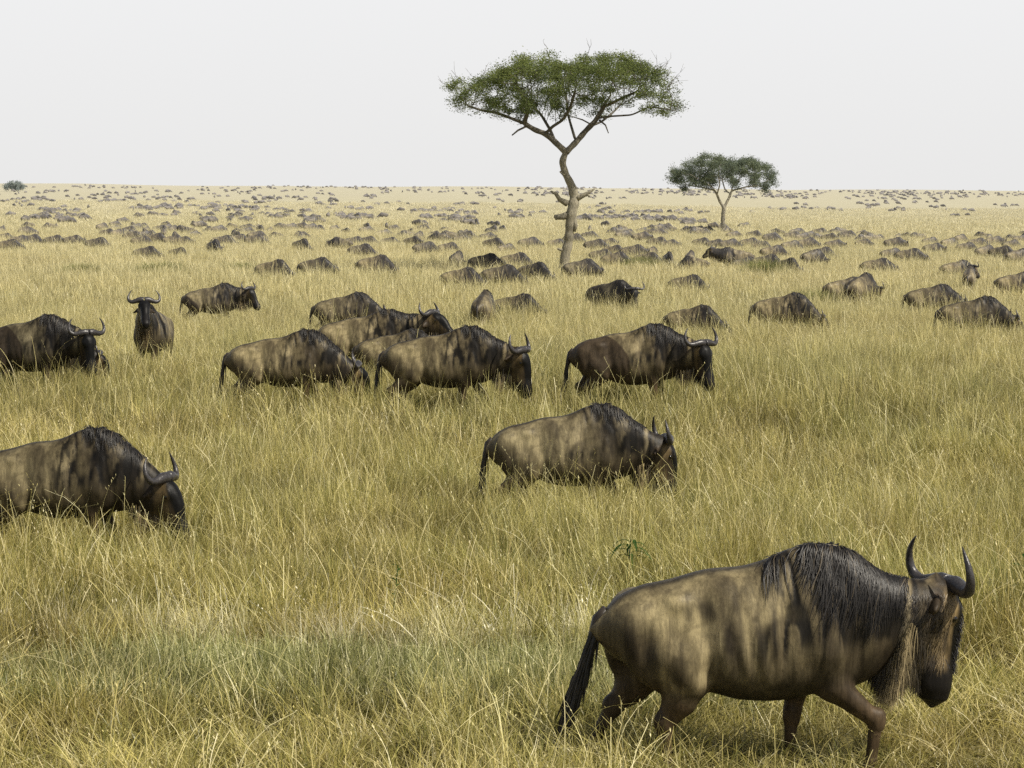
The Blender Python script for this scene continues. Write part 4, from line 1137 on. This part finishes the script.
top = ([-1, -.9, -.72, -.55, -.35, -.1, .1, .4, .62, .78, .9, 1], [9.7, 10.0, 10.3, 11.1, 11.4, 11.35, 11.3, 11.3, 11.35, 11.2, 10.3, 9.3])
bot = ([-1, -.8, -.5, -.2, 0, .25, .5, .75, 1], [8.9, 8.25, 8.0, 8.15, 8.6, 8.5, 8.5, 8.45, 8.4])
DB = 120.0
xb = px_to_x(562, DB, -1.4)
pts = lens(900, 5.85, 5.0, top, bot, 3, cx=.05)
acacia('acacia_tree', 'tall flat-topped acacia with crooked forked trunk and broken branch stubs', xb, DB, limbs,
       (.36, [0, .3, 1.2, 2.6, 3.4, 4.1, 4.8, 5.6, 6.4], [.36, .29, .235, .215, .265, .25, .20, .17, .165], 6.3), pts, M_LEAF, .28, .42, 2.2, 150000, .050, (.25, .25, .12), 21, twigs=46, snags=snags, tip=.014)

S2 = 1 / 8.9
def smallp(px, py, y=0): return ((px - 722) * S2, y, (233 - py) * S2)
limbs2 = [([smallp(722, 234), smallp(722, 222), smallp(721.5, 212), smallp(722.5, 203)], None),
 ([smallp(722.5, 203), smallp(718, 197), smallp(715, 190, -.4), smallp(710, 183, -.8), smallp(702, 178, -1), smallp(692, 173, -1.2)], 0),
 ([smallp(722.5, 203), smallp(726, 196), smallp(729, 190, .3), smallp(731, 182, .5), smallp(738, 174, .8)], 0),
 ([smallp(729, 190, .3), smallp(724, 185, 1.2), smallp(722, 176, 2.2)], 0),
 ([smallp(715, 190, -.4), smallp(717, 180, -1.6), smallp(714, 170, -2.6)], 0),
 ([smallp(731, 186, .5), smallp(745, 182, -.6), smallp(760, 181, -1)], 0),
 ([smallp(712, 186, -.5), smallp(700, 183, .8), smallp(686, 181, 1.5)], 0)]
top2 = ([-1, -.8, -.5, -.2, .05, .3, .6, .85, 1], [7.1, 8.2, 9.3, 9.5, 9.1, 9.3, 8.9, 8.1, 6.8])
bot2 = ([-1, -.7, -.4, -.1, .2, .5, .8, 1], [6.0, 4.8, 5.1, 5.8, 5.6, 5.1, 4.7, 5.2])
DS = 268.0
acacia('acacia_tree', 'small distant acacia with rounded hazy crown and slim forked trunk', px_to_x(722, DS, -2), DS, limbs2,
       (.28, [0, .4, 1.5, 3.3], [.36, .30, .245, .22], 3.4), lens(520, 6.7, 5.4, top2, bot2, 8, cx=-.15), M_LEAF_FAR, .34, .55, 2.4, 52000, .095, (.30, .30, .20), 33, twigs=14, tip=.02, gap=.34)

DT = 1005.0
xt = px_to_x(13, DT, .5)
limbs3 = [([(0, 0, 0), (.1, 0, 1.2)], None), ([(.1, 0, 1.2), (-1.2, .2, 2.2), (-2.6, .2, 2.8)], 0), ([(.1, 0, 1.2), (1.2, -.2, 2.3), (2.8, 0, 2.9)], 0), ([(.1, 0, 1.2), (.2, 1, 2.5), (.3, 2, 3.3)], 0)]
acacia('acacia_tree', 'tiny blue-grey tree far off on the horizon at the left edge', xt, DT, limbs3, (.3, [0, 1.2], [.32, .28], 1.0),
       lens(200, 4.7, 4.2, ([-1, -.5, 0, .5, 1], [3.0, 4.3, 4.7, 4.2, 2.8]), ([-1, 0, 1], [.7, .4, .6]), 5), M_LEAF_FAR, .45, .8, 3, 9000, .26, (.5, .5, .4), 12, tip=.03)

# ------------------------------------------------------------------ small green plants and tussocks among the straw
M_WEED = mat_leaf('weed_leaves', (.022, .055, .016), (.06, .12, .03))
def weed(name, label, px, d, up, n, L, w, seed, droop=.6, stemh=.4, group=None):
    r_ = np.random.default_rng(seed); x = px_to_x(px, d, gz(0, d) + stemh)
    root = bpy.data.objects.new(name, None); COL.objects.link(root); root.location = (x, d, gz(x, d)); tag(root, label, 'plant', group)
    mb = MB(); P = [np.array([0, 0, 0]), np.array([.02, 0, stemh * .5]), np.array([.05, 0, stemh])]; mb.tube(P, [.008, .006, .004], 5)
    link('stem', mb.mesh('stem', M_WEED, attrs={'tint': np.full(mb.n, .6)}), root)
    Vs, Q, tn = [], [], []
    for i in range(n):
        t = up + (1 - up) * (i / max(1, n - 1)); c = np.array([.05 * t, 0, stemh * t]); a = i * 2.4 + r_.normal(0, .4)
        dr = np.array([math.cos(a), math.sin(a), 0]); sd = np.array([-math.sin(a), math.cos(a), 0]); l = L * r_.uniform(.7, 1.15); b0 = len(Vs)
        for k in range(6):
            s_ = k / 5; p = c + dr * l * s_ * (1 - .15 * s_) + np.array([0, 0, l * (.55 * s_ - droop * 1.25 * s_ * s_)]); ww = w * math.sin(math.pi * min(1, .08 + .92 * s_)) ** .8 + .001
            Vs += [p - sd * ww, p + np.array([0, 0, -ww * .3]), p + sd * ww]; tn += [r_.uniform(.1, .9)] * 3
        for k in range(5):
            q = b0 + k * 3; Q += [(q, q + 1, q + 4, q + 3), (q + 1, q + 2, q + 5, q + 4)]
    link('leaves', quads('leaves', Vs, Q, M_WEED, attrs={'tint': tn}), root)
WG = 'green broad-leaved weeds in the grass'
def d_for(px, y, h): return depth_for(px, y, 1.0, h)
weed('leafy_weed', 'dark green weed with drooping finger leaves above the walking animal\'s rump', 626, d_for(626, 541, .62), .75, 11, .24, .016, 1, .75, .60, WG)
weed('leafy_weed', 'bright green weed with broad leaves at the right edge', 1021, d_for(1021, 563, .5), .3, 12, .15, .030, 2, .35, .52, WG)
weed('leafy_weed', 'thin leafy weed stalk standing in grass left of the walking animal', 393, d_for(393, 568, .55), .15, 13, .09, .012, 3, .3, .56, WG)

def tussock(label, px, d, w, h, seed):
    r_ = np.random.default_rng(seed); x0 = px_to_x(px, d, gz(0, d)); n = 1500
    bx, by = r_.normal(0, w * .45, n), r_.normal(0, w * .5, n)
    H = h * (.5 + .6 * r_.random(n)) * np.exp(-(bx / w) ** 2 * .9); a = r_.random(n) * 6.28; le = np.abs(r_.normal(.2, .2, n)); K = 4; t = np.linspace(0, 1, K)
    px_ = bx[:, None] + np.cos(a)[:, None] * H[:, None] * (le[:, None] * t + .35 * t ** 2); py_ = by[:, None] + np.sin(a)[:, None] * H[:, None] * (le[:, None] * t + .35 * t ** 2)
    z = H[:, None] * (t - .2 * t ** 2); ww = .014 * (1 - t ** 2)[None, :] + .001; s_ = a + 1.57
    A = np.stack([px_ - np.cos(s_)[:, None] * ww, py_ - np.sin(s_)[:, None] * ww, z], -1); B = np.stack([px_ + np.cos(s_)[:, None] * ww, py_ + np.sin(s_)[:, None] * ww, z], -1)
    V = np.stack([A, B], 2).reshape(-1, 3); b0 = ((np.arange(n) * K * 2)[:, None] + np.arange(K - 1) * 2).ravel()
    o = link('grass_tussock', quads('grass_tussock', V, np.stack([b0, b0 + 1, b0 + 3, b0 + 2], 1), M_TUS, smooth=False, attrs={'tint': np.repeat(np.clip(r_.normal(.5, .25, n), 0, 1), K * 2)}))
    o.location = (x0, d, gz(x0, d)); tag(o, label, 'tussock', 'green tussocks in the dry grass')
M_TUS = mat_leaf('tussock_blades', (.10, .125, .03), (.33, .32, .11), .6)
tussock('large green grass tussock right of the small acacia\'s foot', 764, d_for(764, 268, .75), 1.5, 1.5, 1)
tussock('broad low green tussock between the bluish rump and the big trunk at right', 640, d_for(640, 262, .7), 1.6, 1.25, 2)
tussock('long green tussock in the straw above the wildebeest standing head-on', 160, d_for(160, 266, .7), 2.0, 1.15, 3)
tussock('faint green tussock left of the long one', 82, d_for(82, 267, .7), 1.5, 1.05, 4)
tussock('faint green tussock above the half hidden wildebeest', 240, d_for(240, 265, .7), 1.4, 1.0, 5)
tussock('grey-green tussock in front of the broad brown wildebeest', 815, d_for(815, 293, .7), 1.0, 1.0, 6)

# ------------------------------------------------------------------ light, sky, camera
SUN_EL, SUN_AZ = math.radians(50), math.radians(-32)        # azimuth from +x (right), negative = towards the camera
sd = Vector((math.cos(SUN_EL) * math.cos(SUN_AZ), math.cos(SUN_EL) * math.sin(SUN_AZ), math.sin(SUN_EL)))
sun = bpy.data.lights.new('sun', 'SUN'); sun.energy = 5.5; sun.angle = math.radians(.6); sun.color = (1.0, .93, .80)
so = bpy.data.objects.new('sun', sun); COL.objects.link(so); so.rotation_euler = sd.to_track_quat('Z', 'Y').to_euler(); so.location = (20, -5, 30)

world = bpy.data.worlds.new('World'); scene.world = world; world.use_nodes = True
nt = world.node_tree; nt.nodes.clear(); N, L = nt.nodes, nt.links
sky = N.new('ShaderNodeTexSky'); sky.sky_type = 'NISHITA'; sky.sun_disc = False; sky.sun_elevation = SUN_EL
sky.sun_rotation = math.atan2(sd.x, sd.y); sky.air_density = 1.0; sky.dust_density = 3.0; sky.ozone_density = 1.0
bg1 = N.new('ShaderNodeBackground'); L.new(sky.outputs[0], bg1.inputs[0]); bg1.inputs[1].default_value = .055
bg2 = N.new('ShaderNodeBackground'); bg2.inputs[1].default_value = 1.0
tc = N.new('ShaderNodeTexCoord'); sp = N.new('ShaderNodeSeparateXYZ'); L.new(tc.outputs['Generated'], sp.inputs[0])
cr = N.new('ShaderNodeValToRGB'); L.new(sp.outputs['Z'], cr.inputs[0])     # white haze near the horizon
e = cr.color_ramp.elements; e[0].position = 0; e[0].color = (.815, .812, .805, 1); e[1].position = .085; e[1].color = (.868, .872, .878, 1)
L.new(cr.outputs[0], bg2.inputs[0])
mr = N.new('ShaderNodeMapRange'); L.new(sp.outputs['Z'], mr.inputs[0]); mr.interpolation_type = 'SMOOTHSTEP'
mr.inputs[1].default_value = .09; mr.inputs[2].default_value = .36; mr.inputs[3].default_value = 0; mr.inputs[4].default_value = .90
mx = N.new('ShaderNodeMixShader'); L.new(mr.outputs[0], mx.inputs[0]); L.new(bg2.outputs[0], mx.inputs[1]); L.new(bg1.outputs[0], mx.inputs[2])
wo = N.new('ShaderNodeOutputWorld'); L.new(mx.outputs[0], wo.inputs[0])

cam = bpy.data.cameras.new('camera'); cam.sensor_width = 36; cam.lens = F_PX / 1024 * 36; cam.clip_start = .1; cam.clip_end = 9000
co = bpy.data.objects.new('camera', cam); COL.objects.link(co); co.location = (0, 0, ZC)
co.rotation_euler = (Matrix.Rotation(math.pi / 2 - PITCH, 3, 'X') @ Matrix.Rotation(ROLL, 3, 'Z')).to_euler()
scene.camera = co
scene.view_settings.view_transform = 'Standard'; scene.view_settings.look = 'None'; scene.view_settings.exposure = 0
scene.render.engine = 'CYCLES'
cy = scene.cycles; cy.use_denoising = False; cy.max_bounces = 6; cy.diffuse_bounces = 3; cy.transmission_bounces = 4; cy.transparent_max_bounces = 4
cy.use_adaptive_sampling = True; cy.adaptive_threshold = .02
